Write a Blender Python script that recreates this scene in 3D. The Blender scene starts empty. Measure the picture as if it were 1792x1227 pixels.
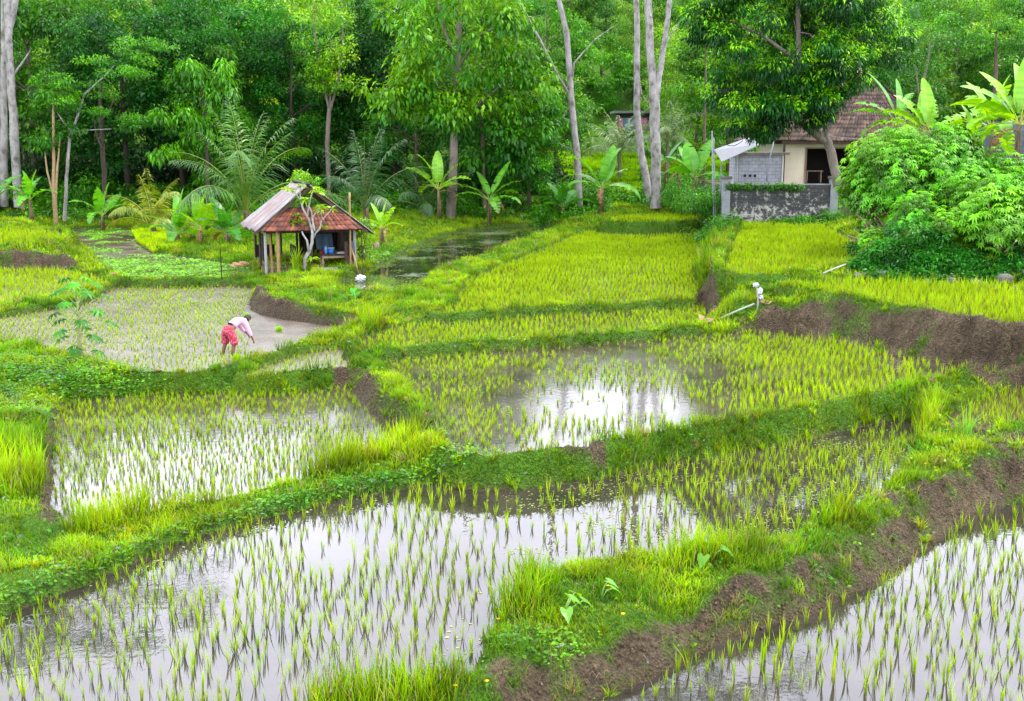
import bpy, bmesh, math, random
import numpy as np
from mathutils import Vector, Matrix

rng = np.random.default_rng(7)
random.seed(7)
scene = bpy.context.scene
COL = scene.collection

# ------------------------------------------------------------------ camera
W_, H_, F_ = 1792.0, 1227.0, 1950.0
CZ = 6.0
TH = math.atan((613.5 - 250.0) / F_)
cam = bpy.data.cameras.new("camera")
cam.sensor_width = 36.0
cam.lens = F_ / W_ * 36.0
cam.clip_start = 0.1
cam.clip_end = 1500
camo = bpy.data.objects.new("camera", cam)
COL.objects.link(camo)
camo.location = (0, 0, CZ)
camo.rotation_euler = (math.radians(90) - TH, 0, 0)
scene.camera = camo
scene.view_settings.view_transform = 'Standard'
scene.view_settings.look = 'None'
scene.view_settings.exposure = 0
scene.render.engine = 'CYCLES'
cy = scene.cycles
cy.max_bounces = 6
cy.diffuse_bounces = 3
cy.glossy_bounces = 3
cy.transmission_bounces = 4
cy.transparent_max_bounces = 4
cy.caustics_reflective = False
cy.caustics_refractive = False
cy.use_denoising = True
cy.sample_clamp_indirect = 6

ct, st = math.cos(TH), math.sin(TH)

def pz(px, py, z):
    """world point where the sight line of a photo point meets height z"""
    u = (px - W_ / 2) / F_
    v = (H_ / 2 - py) / F_
    dx, dy, dz = u, ct + v * st, -st + v * ct
    t = (z - CZ) / dz
    return (dx * t, dy * t, z)

def py_(px, py, Y):
    u = (px - W_ / 2) / F_
    v = (H_ / 2 - py) / F_
    dx, dy, dz = u, ct + v * st, -st + v * ct
    t = Y / dy
    return (dx * t, Y, CZ + dz * t)

# ------------------------------------------------------------------ noise
def _hash(ix, iy, s):
    h = (ix * 374761393 + iy * 668265263 + s * 1442695041) & 0xFFFFFFFF
    h = ((h ^ (h >> 13)) * 1274126177) & 0xFFFFFFFF
    return ((h ^ (h >> 16)) & 0xFFFF) / 65535.0

def vnoise(x, y, s=0):
    x = np.asarray(x, float); y = np.asarray(y, float)
    ix = np.floor(x).astype(np.int64); iy = np.floor(y).astype(np.int64)
    fx = x - ix; fy = y - iy
    fx = fx * fx * (3 - 2 * fx); fy = fy * fy * (3 - 2 * fy)
    a = _hash(ix, iy, s); b = _hash(ix + 1, iy, s)
    c = _hash(ix, iy + 1, s); d = _hash(ix + 1, iy + 1, s)
    return (a * (1 - fx) + b * fx) * (1 - fy) + (c * (1 - fx) + d * fx) * fy

def fbm(x, y, s=0, o=4):
    r = 0; a = .5; t = 0
    for i in range(o):
        r = r + a * vnoise(x * 2 ** i, y * 2 ** i, s + i); t += a; a *= .5
    return r / t

def sstep(a, b, x):
    t = np.clip((x - a) / (b - a), 0, 1)
    return t * t * (3 - 2 * t)

# ------------------------------------------------------------------ mesh helpers
def mesh_np(name, V, F, cols=None, smooth=False, mats=None, matidx=None):
    """F: (n,3) or (n,4) array or list of such arrays"""
    V = np.asarray(V, np.float32).reshape(-1, 3)
    Fs = F if isinstance(F, list) else [F]
    Fs = [np.asarray(f, np.int32) for f in Fs if len(f)]
    me = bpy.data.meshes.new(name)
    loops = np.concatenate([f.ravel() for f in Fs])
    cnt = np.concatenate([np.full(len(f), f.shape[1], np.int32) for f in Fs])
    start = np.concatenate([[0], np.cumsum(cnt)[:-1]]).astype(np.int32)
    me.vertices.add(len(V)); me.vertices.foreach_set("co", V.ravel())
    me.loops.add(len(loops)); me.loops.foreach_set("vertex_index", loops)
    me.polygons.add(len(cnt)); me.polygons.foreach_set("loop_start", start)
    me.polygons.foreach_set("loop_total", cnt)
    if smooth:
        me.polygons.foreach_set("use_smooth", np.ones(len(cnt), bool))
    if matidx is not None:
        me.polygons.foreach_set("material_index", np.asarray(matidx, np.int32))
    if cols is not None:
        a = me.color_attributes.new("Col", 'FLOAT_COLOR', 'POINT')
        c = np.ones((len(V), 4), np.float32); c[:, :3] = cols
        a.data.foreach_set("color", c.ravel())
    me.update(calc_edges=True)
    for m in (mats or []):
        me.materials.append(m)
    return me

def tag(o, label=None, cat=None, group=None, kind=None):
    if label: o["label"] = label
    if cat: o["category"] = cat
    if group: o["group"] = group
    if kind: o["kind"] = kind
    return o

def link(name, me, parent=None, loc=(0, 0, 0), rz=0, s=1):
    o = bpy.data.objects.new(name, me)
    COL.objects.link(o)
    o.location = loc; o.rotation_euler = (0, 0, rz)
    o.scale = (s, s, s) if not hasattr(s, '__len__') else s
    if parent: o.parent = parent
    return o

def empty(name, loc, rz=0, label=None, cat=None, group=None):
    o = link(name, None, None, loc, rz)
    o.empty_display_size = .2
    return tag(o, label, cat, group)

def copy_tree(o, parent=None):
    c = o.copy(); COL.objects.link(c); c.parent = parent
    for ch in list(o.children):
        copy_tree(ch, c)
    return c

class MB:
    """collects simple solids, built as one mesh"""
    def __init__(self):
        self.v = []; self.f = []; self.c = []
    def add(self, vs, fs, col=(1, 1, 1)):
        n = len(self.v)
        self.v += [tuple(p) for p in vs]
        self.f += [tuple(i + n for i in f) for f in fs]
        self.c += [col] * len(vs)
    def box(self, c, s, rz=0, M=None, col=(1, 1, 1), taper=1):
        cx, cy_, cz = c; sx, sy, sz = [a / 2 for a in s]
        vs = []
        for z, k in ((-sz, 1), (sz, taper)):
            for x, y in ((-sx, -sy), (sx, -sy), (sx, sy), (-sx, sy)):
                vs.append(Vector((x * k, y * k, z)))
        R = Matrix.Rotation(rz, 3, 'Z') if M is None else M
        vs = [R @ v + Vector(c) for v in vs]
        self.add(vs, [(3, 2, 1, 0), (4, 5, 6, 7), (0, 1, 5, 4), (1, 2, 6, 5), (2, 3, 7, 6), (3, 0, 4, 7)], col)
    def tube(self, pts, rad, n=8, col=(1, 1, 1), cap=True):
        pts = [Vector(p) for p in pts]
        if not hasattr(rad, '__len__'): rad = [rad] * len(pts)
        vs = []; up = Vector((0, 0, 1))
        prev = None
        for i, p in enumerate(pts):
            t = (pts[min(i + 1, len(pts) - 1)] - pts[max(i - 1, 0)]).normalized()
            if prev is None:
                a = t.cross(up if abs(t.z) < .9 else Vector((1, 0, 0))).normalized()
            else:
                a = (prev - t * prev.dot(t)).normalized()
            prev = a; b = t.cross(a)
            for k in range(n):
                an = 2 * math.pi * k / n
                vs.append(p + (a * math.cos(an) + b * math.sin(an)) * rad[i])
        fs = []
        for i in range(len(pts) - 1):
            for k in range(n):
                k2 = (k + 1) % n
                fs.append((i * n + k, i * n + k2, (i + 1) * n + k2, (i + 1) * n + k))
        if cap:
            fs.append(tuple(range(n - 1, -1, -1)))
            fs.append(tuple(range((len(pts) - 1) * n, len(pts) * n)))
        self.add(vs, fs, col)
    def mesh(self, name, mat=None, smooth=False, usecol=False):
        me = bpy.data.meshes.new(name)
        me.from_pydata(self.v, [], self.f)
        if usecol:
            a = me.color_attributes.new("Col", 'FLOAT_COLOR', 'POINT')
            c = np.ones((len(self.v), 4), np.float32); c[:, :3] = np.array(self.c)
            a.data.foreach_set("color", c.ravel())
        bm = bmesh.new(); bm.from_mesh(me)
        bmesh.ops.recalc_face_normals(bm, faces=bm.faces); bm.to_mesh(me); bm.free()
        if smooth:
            me.polygons.foreach_set("use_smooth", [True] * len(me.polygons))
        if mat: me.materials.append(mat)
        return me
    def build(self, name, mat, parent=None, smooth=False, usecol=False, **k):
        return link(name, self.mesh(name, mat, smooth, usecol), parent, **k)

# ------------------------------------------------------------------ materials
def newmat(name):
    m = bpy.data.materials.new(name); m.use_nodes = True
    nt = m.node_tree; nt.nodes.clear()
    out = nt.nodes.new("ShaderNodeOutputMaterial")
    return m, nt, out

def N(nt, t, **k):
    n = nt.nodes.new(t)
    for a, b in k.items():
        if a.startswith('_'):
            setattr(n, a[1:], b)
        else:
            n.inputs[a].default_value = b
    return n

def ramp(nt, fac, stops):
    r = nt.nodes.new("ShaderNodeValToRGB")
    cr = r.color_ramp
    while len(cr.elements) < len(stops): cr.elements.new(.5)
    for e, (p, c) in zip(cr.elements, stops):
        e.position = p; e.color = (*c, 1)
    nt.links.new(fac, r.inputs[0])
    return r

def leafmat(name, tint=(1, 1, 1), transl=.38, rough=.5, spec=.2, var=.35, obj_var=0.0, scale=1.5):
    """leaf colour from the Col attribute, with noise; part of the light goes through"""
    m, nt, out = newmat(name); L = nt.links.new
    at = N(nt, "ShaderNodeAttribute", _attribute_name="Col")
    tc = N(nt, "ShaderNodeNewGeometry")
    no = N(nt, "ShaderNodeTexNoise", Scale=scale, Detail=2.0)
    L(tc.outputs["Position"], no.inputs["Vector"])
    mr = N(nt, "ShaderNodeMapRange")
    mr.inputs[1].default_value = .3; mr.inputs[2].default_value = .7
    mr.inputs[3].default_value = 1 - var; mr.inputs[4].default_value = 1 + var
    L(no.outputs[0], mr.inputs[0])
    mu = N(nt, "ShaderNodeMix", _data_type='RGBA', _blend_type='MULTIPLY'); mu.inputs[0].default_value = 1
    L(at.outputs["Color"], mu.inputs[6])
    cm = N(nt, "ShaderNodeVectorMath", _operation='SCALE'); cm.inputs[0].default_value = tint
    val = mr.outputs[0]
    if obj_var:
        oi = N(nt, "ShaderNodeObjectInfo")
        m2 = N(nt, "ShaderNodeMapRange"); m2.inputs[3].default_value = 1 - obj_var; m2.inputs[4].default_value = 1 + obj_var
        L(oi.outputs["Random"], m2.inputs[0])
        mm = N(nt, "ShaderNodeMath", _operation='MULTIPLY'); L(val, mm.inputs[0]); L(m2.outputs[0], mm.inputs[1])
        val = mm.outputs[0]
    L(val, cm.inputs["Scale"]); L(cm.outputs[0], mu.inputs[7])
    p = N(nt, "ShaderNodeBsdfPrincipled", Roughness=rough)
    p.inputs["Specular IOR Level"].default_value = spec
    L(mu.outputs[2], p.inputs["Base Color"])
    tr = N(nt, "ShaderNodeBsdfTranslucent")
    hs = N(nt, "ShaderNodeHueSaturation", Hue=.485, Saturation=1.1, Value=1.5)
    L(mu.outputs[2], hs.inputs["Color"]); L(hs.outputs[0], tr.inputs["Color"])
    mx = N(nt, "ShaderNodeMixShader"); mx.inputs[0].default_value = transl
    L(p.outputs[0], mx.inputs[1]); L(tr.outputs[0], mx.inputs[2]); L(mx.outputs[0], out.inputs[0])
    return m

def solidmat(name, c1, c2=None, scale=4.0, rough=.8, bump=.3, bscale=None, spec=.3, stretch=(1, 1, 1), c3=None, metal=0, usecol=False):
    m, nt, out = newmat(name); L = nt.links.new
    tc = N(nt, "ShaderNodeTexCoord")
    mp = N(nt, "ShaderNodeMapping"); mp.inputs["Scale"].default_value = stretch
    L(tc.outputs["Object"], mp.inputs[0])
    no = N(nt, "ShaderNodeTexNoise", Scale=scale, Detail=6.0, Roughness=.65); L(mp.outputs[0], no.inputs["Vector"])
    c2 = c2 or tuple(a * .7 for a in c1)
    stops = [(.35, c1), (.65, c2)] if c3 is None else [(.35, c1), (.52, c2), (.66, c3)]
    r = ramp(nt, no.outputs[0], stops)
    p = N(nt, "ShaderNodeBsdfPrincipled", Roughness=rough, Metallic=metal)
    p.inputs["Specular IOR Level"].default_value = spec
    if usecol:
        at = N(nt, "ShaderNodeAttribute", _attribute_name="Col")
        mu = N(nt, "ShaderNodeMix", _data_type='RGBA', _blend_type='MULTIPLY'); mu.inputs[0].default_value = 1
        L(r.outputs[0], mu.inputs[6]); L(at.outputs["Color"], mu.inputs[7]); L(mu.outputs[2], p.inputs["Base Color"])
    else:
        L(r.outputs[0], p.inputs["Base Color"])
    if bump:
        n2 = N(nt, "ShaderNodeTexNoise", Scale=bscale or scale * 4, Detail=5.0); L(mp.outputs[0], n2.inputs["Vector"])
        b = N(nt, "ShaderNodeBump", Strength=bump, Distance=.05); L(n2.outputs[0], b.inputs["Height"]); L(b.outputs[0], p.inputs["Normal"])
    L(p.outputs[0], out.inputs[0])
    return m
# ------------------------------------------------------------------ terrain
# name, water height, outline given as photo points on the water plane, bank steepness
PADDIES = [
 ("F", -.42, [(-300,1160),(-100,1120),(0,1085),(100,1045),(200,1002),(330,950),(480,905),(600,876),(750,850),(900,832),(985,822),(1060,813),(1200,793),(1320,770),(1450,750),(1560,736),(1600,738),(1605,765),(1590,805),(1560,845),(1510,885),(1430,925),(1320,955),(1200,968),(1060,985),(965,1010),(905,1050),(865,1090),(850,1130),(820,1180),(760,1205),(640,1216),(540,1240),(480,1330),(-300,1500)], 1.6),
 ("R", -.98, [(1040,1232),(1100,1205),(1160,1178),(1220,1148),(1290,1118),(1390,1085),(1480,1052),(1560,1010),(1620,962),(1680,918),(1740,890),(1850,872),(2100,860),(2200,1500),(850,1500),(960,1290)], 1.15),
 ("M", 0.02, [(668,634),(720,630),(800,623),(950,610),(1100,598),(1230,590),(1320,585),(1400,592),(1450,600),(1500,610),(1560,624),(1640,640),(1720,646),(1780,652),(1700,664),(1600,680),(1500,700),(1400,722),(1300,740),(1200,757),(1100,771),(1020,788),(940,799),(850,805),(790,790),(765,745),(735,705),(695,665)], 2.6),
 ("L", -.33, [(108,715),(98,760),(92,830),(98,900),(150,925),(220,912),(320,890),(420,872),(520,850),(600,822),(670,795),(715,775),(700,756),(665,738),(640,712),(620,690),(608,675),(540,670),(450,674),(350,686),(230,696),(130,704)], 1.5),
 ("P", .05, [(-250,640),(-100,625),(0,608),(60,612),(130,632),(220,655),(300,660),(370,655),(420,640),(480,625),(540,602),(590,582),(598,574),(560,568),(500,560),(450,548),(438,532),(444,506),(350,502),(200,504),(180,516),(150,533),(60,547),(0,558),(-250,590)], 3.0),
 ("T", .0, [(432,662),(450,647),(500,630),(560,616),(600,612),(612,628),(608,648),(560,655),(500,661)], 2.5),
 ("S", .17, [(628,612),(645,592),(700,574),(800,562),(900,554),(1050,547),(1220,536),(1240,548),(1225,572),(1150,584),(1000,594),(850,604),(720,616),(665,620)], 2.5),
 ("U", .35, [(765,556),(800,532),(808,505),(850,480),(900,460),(1000,418),(1040,407),(1225,405),(1232,420),(1222,450),(1212,480),(1228,508),(1222,526),(1100,536),(950,544),(850,552)], 2.0),
 ("H", .42, [(590,500),(620,482),(660,464),(740,427),(830,402),(960,394),(985,398),(900,431),(800,465),(755,485),(738,504),(680,514),(600,512)], 1.5),
 ("A", 1.05, [(1065,391),(1100,381),(1225,377),(1238,386),(1150,392)], 2.0),
 ("B", 1.38, [(1268,478),(1275,450),(1290,412),(1310,388),(1428,386),(1450,405),(1500,430),(1512,445),(1490,463),(1400,480),(1340,486)], 2.5),
 ("C", 1.15, [(1385,503),(1480,493),(1560,493),(1700,500),(2000,515),(2050,620),(1900,592),(1792,574),(1700,562),(1600,543),(1500,526),(1430,515)], 3.0),
 ("D", .15, [(-300,478),(0,476),(100,477),(170,489),(182,500),(150,513),(60,527),(0,540),(-300,568)], 2.2),
 ("E", 1.0, [(-300,402),(0,403),(60,406),(105,411),(98,424),(0,434),(-300,445)], 2.0),
 ("G", .26, [(118,404),(200,401),(236,406),(262,440),(330,452),(430,470),(436,488),(300,493),(225,491),(178,470),(160,447),(135,425)], 1.5),
 ("K", -.25, [(1655,735),(1700,708),(1780,684),(1950,655),(2000,740),(1792,748),(1720,750),(1660,756)], 1.5),
]
CTRL = [(-60,660,.3),(0,640,.3),(100,665,.22),(60,720,.15),(30,800,.05),(50,900,-.05),(0,1000,-.15),(-150,700,.3),(-150,900,-.0),(-200,1050,-.15),(70,840,.0),(80,760,.1),
 (150,655,.25),(40,600,.2),(540,478,.62),(480,492,.6),(560,500,.55),(650,430,.8),(700,400,1.0),(430,445,.55),(400,410,.8),(600,460,.62),(540,450,.65),
 (200,388,.9),(0,388,1.3),(-300,388,1.4),(400,384,1.1),(550,384,1.1),(700,385,1.1),(900,385,1.1),(1000,380,1.1),(1100,362,1.6),(1200,355,1.9),(1260,350,2.1),
 (1250,470,1.2),(1255,420,1.35),(1262,392,1.6),(1295,515,1.05),(1340,520,1.05),(1260,500,.9),(1330,500,1.15),(1290,535,.5),(1340,545,.5),
 (1310,376,1.9),(1400,376,1.9),(1440,385,1.9),(1470,390,2.0),(1500,415,2.0),(1600,475,1.7),(1792,490,1.5),(1560,430,2.3),(1700,430,2.7),(1792,400,3.2),(1520,400,2.4),
 (1900,480,1.6),(1950,400,3.0),(1600,400,2.9),
 (1650,800,-.15),(1720,790,-.12),(1792,780,-.1),(1600,830,-.2),(1800,830,-.2),(1640,770,-.15),(1900,800,-.1),
 (1100,1060,-.27),(1000,1140,-.3),(900,1170,-.32),(700,1240,-.34),(850,1250,-.33),(1300,1000,-.26),(1400,970,-.26),(600,1290,-.36),
 (1650,835,-.2),(1500,905,-.24)]
CLIFF = [[(452,503,.66),(480,517,.64),(520,530,.62),(560,540,.6),(598,549,.56),(622,562,.45)],
 [(1350,533,1.0),(1380,535,1.1),(1420,541,1.15),(1460,547,1.18),(1500,553,1.18),(1550,563,1.2),(1600,572,1.2),(1650,582,1.2)],
 [(628,650,.22),(645,672,.2),(672,698,.2),(705,722,.2)],[(-100,442,1.0),(60,442,1.0),(110,447,.9)]]
# distances are measured in metres on the ground
def pip(x, y, P):
    ins = np.zeros(x.shape, bool); n = len(P)
    for i in range(n):
        x1, y1 = P[i]; x2, y2 = P[(i + 1) % n]
        if y1 == y2: continue
        c = ((y1 > y) != (y2 > y)) & (x < (x2 - x1) * (y - y1) / (y2 - y1) + x1)
        ins ^= c
    return ins

def pdist(x, y, P, closed=True):
    d = np.full(x.shape, 1e9); n = len(P)
    for i in range(n if closed else n - 1):
        x1, y1 = P[i]; x2, y2 = P[(i + 1) % n]
        ex, ey = x2 - x1, y2 - y1; l = ex * ex + ey * ey + 1e-12
        t = np.clip(((x - x1) * ex + (y - y1) * ey) / l, 0, 1)
        d = np.minimum(d, (x - x1 - t * ex) ** 2 + (y - y1 - t * ey) ** 2)
    return np.sqrt(d)

def catmull(P, k=3):
    P = np.array(P, float); n = len(P); out = []
    for i in range(n):
        p0, p1, p2, p3 = P[i - 1], P[i], P[(i + 1) % n], P[(i + 2) % n]
        for j in range(k):
            t = j / k
            out.append(.5 * ((2 * p1) + (-p0 + p2) * t + (2 * p0 - 5 * p1 + 4 * p2 - p3) * t * t + (-p0 + 3 * p1 - 3 * p2 + p3) * t ** 3))
    return np.array(out)

PW = {}
for nm, z, pts, k in PADDIES:
    w = [pz(a, b, z)[:2] for a, b in pts]
    PW[nm] = (z, catmull(w, 3), k)

G0X, G1X, G0Y, G1Y, GS = -36.0, 38.0, 7.0, 92.0, .1
gx = np.arange(G0X, G1X + 1e-6, GS); gy = np.arange(G0Y, G1Y + 1e-6, GS)
GX, GY = np.meshgrid(gx, gy)

def sdist_grid(P, maxd=6.0):
    """signed distance (negative inside) on the grid, exact within maxd of the outline"""
    SD = np.full(GX.shape, 99.0)
    i0 = np.searchsorted(gx, P[:, 0].min() - maxd); i1 = np.searchsorted(gx, P[:, 0].max() + maxd)
    j0 = np.searchsorted(gy, P[:, 1].min() - maxd); j1 = np.searchsorted(gy, P[:, 1].max() + maxd)
    if i1 <= i0 or j1 <= j0: return SD
    x = GX[j0:j1, i0:i1]; y = GY[j0:j1, i0:i1]
    d = pdist(x, y, P); ins = pip(x, y, P)
    SD[j0:j1, i0:i1] = np.where(ins, -d, d)
    return SD

wob = (fbm(GX * 1.3, GY * 1.3, 5, 3) - .5) * .35
SDS = {nm: sdist_grid(PW[nm][1]) + wob * (.6 if nm not in "AHE" else .3) for nm in PW}
for a in PW:      # a lower terrace keeps room for the bank of the one above it
    for b in PW:
        dz = PW[b][0] - PW[a][0]
        if a != b and dz > .02:
            near_ = SDS[b] < 2.5
            SDS[a][near_] = np.maximum(SDS[a][near_], (.42 + .45 * dz - SDS[b][near_]))
num = np.zeros(GX.shape); den = np.zeros(GX.shape)
for nm, (z, P, k) in PW.items():
    d = np.maximum(SDS[nm], .02) + .15
    w = 1 / d ** 3.2 * .6
    w[SDS[nm] > 50] = 0
    num += w * (z + .14); den += w
for px, py, z in CTRL:
    x, y, _ = pz(px, py, z)
    d = np.sqrt((GX - x) ** 2 + (GY - y) ** 2) + .25
    w = 1 / d ** 3.2 * .8
    num += w * z; den += w
h0 = num / den
# ground far behind: climbs gently into the forest
def backhill(x, y):
    b = 1.35 + .02 * np.maximum(0, x - 8)
    r = np.maximum(0, y - 80)
    gapw = np.exp(-((x - .087 * y) / (.075 * y)) ** 2)          # a shallow valley opens behind the pale trunks
    r1 = np.minimum(r, 28); r2 = np.clip(r - 28, 0, 52); r3 = np.maximum(0, r - 80)
    return b + .16 * r1 + r2 * (.30 - .26 * gapw) + r3 * (.34 + .10 * gapw) + (fbm(x * .05, y * .05, 9, 3) - .5) * np.clip(r * .12, 0, 5)
wb = sstep(79, 85, GY)
h0 = h0 * (1 - wb) + backhill(GX, GY) * wb
up = np.full(GX.shape, -9.0)
for nm, (z, P, k) in PW.items():
    d = np.maximum(SDS[nm], 0)
    up = np.maximum(up, z + .15 - 1.3 * np.maximum(0, d - .4))
for line in CLIFF:      # rims of the steep earth faces
    P = [pz(a, b, z) for a, b, z in line]
    for (x1, y1, z1), (x2, y2, z2) in zip(P[:-1], P[1:]):
        t = np.clip(((GX - x1) * (x2 - x1) + (GY - y1) * (y2 - y1)) / ((x2 - x1) ** 2 + (y2 - y1) ** 2), 0, 1)
        d = np.hypot(GX - x1 - t * (x2 - x1), GY - y1 - t * (y2 - y1)) + wob * .6
        up = np.maximum(up, z1 + (z2 - z1) * t - 1.6 * np.maximum(0, d - .4))
h = np.maximum(h0, up) + (fbm(GX * 2.2, GY * 2.2, 3, 4) - .5) * .16 + (fbm(GX * .6, GY * .6, 13, 2) - .5) * .15
cap = np.full(GX.shape, 99.0)
for nm, (z, P, k) in PW.items():
    cap = np.minimum(cap, z - .04 + k * np.maximum(SDS[nm], 0) * (1 + (fbm(GX * 3, GY * 3, 21, 3) - .5) * .9))
h = np.minimum(h, cap)
for nm, (z, P, k) in PW.items():   # every paddy keeps its own low rim
    d = SDS[nm]; m_ = (d > 0) & (d < .5)
    h[m_] = np.maximum(h[m_], np.minimum(z - .04 + d[m_] * 1.6, z + .1 - 5 * np.maximum(0, d[m_] - .28)))
INSIDE = np.zeros(GX.shape, bool); PID = np.full(GX.shape, -1)
for i, (nm, (z, P, k)) in enumerate(PW.items()):
    ins = SDS[nm] <= 0
    INSIDE |= ins; PID[ins] = i
    dd = -SDS[nm][ins]
    rough = (fbm(GX[ins] * 3, GY[ins] * 3, 31, 4) - .5)
    dep = .04 + .11 * sstep(0, .5, dd) + rough * .05
    if nm == "G":
        dep = .035 - (fbm(GX[ins] * .9, GY[ins] * .9, 44, 4) - .37) * .30
    if nm == "P":
        zx, zy = GX[ins], GY[ins]
        dep -= .05 * sstep(.5, .75, fbm(zx * 1.6, zy * 1.6, 51, 3))
    h[ins] = z - dep
# seed bed: raised block of dense seedlings on the mud flat
BEDP = np.array([pz(a, b, .33)[:2] for a, b in [(230,407),(288,407),(318,424),(318,440),(268,443),(240,424)]])
bed_sd = sdist_grid(BEDP)
h = np.where(bed_sd < 0, np.maximum(h, .34), h)
HT = h

def hgt(x, y):
    x = np.asarray(x, float); y = np.asarray(y, float)
    fx = np.clip((x - G0X) / GS, 0, len(gx) - 1.001); fy = np.clip((y - G0Y) / GS, 0, len(gy) - 1.001)
    i = fx.astype(int); j = fy.astype(int); fx = fx - i; fy = fy - j
    hh = (HT[j, i] * (1 - fx) + HT[j, i + 1] * fx) * (1 - fy) + (HT[j + 1, i] * (1 - fx) + HT[j + 1, i + 1] * fx) * fy
    out = (x < G0X) | (x > G1X) | (y > G1Y)
    return np.where(out, backhill(x, y), hh)

def gsample(A, x, y):
    i = np.clip(np.round((np.asarray(x) - G0X) / GS).astype(int), 0, len(gx) - 1)
    j = np.clip(np.round((np.asarray(y) - G0Y) / GS).astype(int), 0, len(gy) - 1)
    return A[j, i]

def base(px, py, z=None):
    """ground point seen at a photo point: walk the sight line until it meets the terrain"""
    for zz in np.arange(5.5, -2.0, -.01):
        p = pz(px, py, zz)
        if p[1] > 5 and float(hgt(p[0], p[1])) >= zz:
            return (p[0], p[1], float(hgt(p[0], p[1])))
    return pz(px, py, 0)

def on(px, Y):
    """ground point at depth Y in the column of a photo point"""
    z = 1.0
    for _ in range(4):
        d = Y * ct + (CZ - z) * st
        x = (px - W_ / 2) / F_ * d
        z = float(hgt(x, Y))
    return (x, Y, z)

gyy, gxx = np.gradient(HT, GS)
SLOPE = np.sqrt(gxx ** 2 + gyy ** 2)

def zone(lines, fall=.4):
    """1 near any of the polylines (photo points with a height and a radius)"""
    Z = np.zeros(GX.shape)
    for z, r, pts in lines:
        P = np.array([pz(a, b, z)[:2] for a, b in pts])
        i0 = np.searchsorted(gx, P[:, 0].min() - r - 1); i1 = np.searchsorted(gx, P[:, 0].max() + r + 1)
        j0 = np.searchsorted(gy, P[:, 1].min() - r - 1); j1 = np.searchsorted(gy, P[:, 1].max() + r + 1)
        if i1 <= i0 or j1 <= j0: continue
        d = pdist(GX[j0:j1, i0:i1], GY[j0:j1, i0:i1], P, False)
        Z[j0:j1, i0:i1] = np.maximum(Z[j0:j1, i0:i1], 1 - sstep(r - fall * r, r, d))
    return Z

EARTH = zone([
 (-.84, .44, [(900,1250),(1040,1200),(1160,1150),(1290,1085),(1400,1050),(1480,1020),(1560,975),(1620,925),(1680,885),(1740,860),(1850,845),(2000,830)]),
 (-.2, .22, [(1560,860),(1650,832),(1800,822)]),
 (-.1, .55, [(612,662),(628,690),(650,716),(680,740),(712,752)]),
 (.3, .75, [(436,520),(450,540),(500,552),(560,562),(600,568)]),
 (.45, 1.7, [(1350,572),(1400,578),(1470,590),(1560,600),(1640,612),(1720,622),(1800,628),(1950,640)]),
 (.95, 1.0, [(1350,548),(1430,560),(1520,575),(1600,592),(1700,600)]),
 (.6, .9, [(-200,460),(0,458),(60,455),(120,458)]),
 (-.1, .5, [(1710,745),(1760,775),(1800,760)]),
 (.6, .4, [(1225,505),(1245,530)]),
 (-.05, .16, [(100,700),(88,760),(84,830),(84,900)]),
 (-.15, .3, [(990,808),(1040,806)]),
 (1.7, .9, [(1440,400),(1470,412),(1500,428)]),
 (.9, .5, [(200,395),(180,400)]),
 (-.1, .3, [(757,745),(768,780)]),
])
BROAD = zone([
 (-.3, .38, [(-100,1110),(100,1030),(200,990),(330,935),(480,890),(600,862),(750,838),(900,822)]),
 (.25, 1.6, [(-100,650),(0,640),(100,650),(190,650)]),
 (.0, .9, [(0,700),(60,720)]),
 (1.6, 1.9, [(1540,470),(1600,480),(1700,485),(1792,492),(1950,500)]),
 (.1, .25, [(700,622),(800,616),(950,602),(1100,590),(1300,572)]),
 (1.0, 1.2, [(650,440),(700,415),(740,400)]),
 (-.3, .35, [(900,1130),(1000,1110)]),
 (1.0, .7, [(0,445),(60,440),(130,445)]),
 (1.8, 2.0, [(1330,372),(1440,368)]),
])
TALL = zone([
 (-.2, .7, [(200,880),(280,850),(370,830)]), (-.2, .42, [(150,930),(230,900)]),
 (-.15, .36, [(540,830),(700,790),(740,765)]),
 (-.0, .35, [(1010,785),(1050,780)]), (-.2, .3, [(1360,725),(1420,715)]),
 (-.1, .7, [(0,800),(40,820),(30,860)]),
 (-.4, .5, [(540,1235),(640,1232),(760,1225)]),
 (-.3, .45, [(880,1080),(930,1040)]), (-.3, .25, [(1440,925),(1470,905)]),
 (-.3, .3, [(1180,985),(1320,960)]),
 (.5, .5, [(640,545),(660,570)]), (1.2, .6, [(1235,415),(1245,440),(1225,470)]),
 (-.15, .3, [(1600,760),(1640,720)]),
])
LAWN = zone([(-.2, 1.2, [(0,960),(60,900)]), (.75, .6, [(470,495),(560,500)]), (-.15, .5, [(60,1010),(0,1040)])])
def add_earth(pts, r):
    P = np.array([base(a, b)[:2] for a, b in pts])
    d = pdist(GX, GY, P, False)
    np.maximum(EARTH, 1 - sstep(r * .6, r, d), out=EARTH)
add_earth([(1352,556),(1400,562),(1450,566),(1500,578),(1550,588),(1620,596)], .62)
EARTH *= np.where(INSIDE, .6, 1)
GRASSY = np.clip(1 - EARTH * (1.15 + 0 * SLOPE) , 0, 1)
# plants still creep over the earth faces in patches
GRASSY = np.maximum(GRASSY, .5 * sstep(.62, .74, fbm(GX * 1.5, GY * 1.5, 61, 3)) * (EARTH > 0))
GRASSY = np.maximum(GRASSY, .42 * sstep(.48, .62, fbm(GX * 3.1, GY * 3.1, 63, 3)) * (EARTH > 0) * (GY < 26))
GRASSY[INSIDE] = 0

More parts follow.
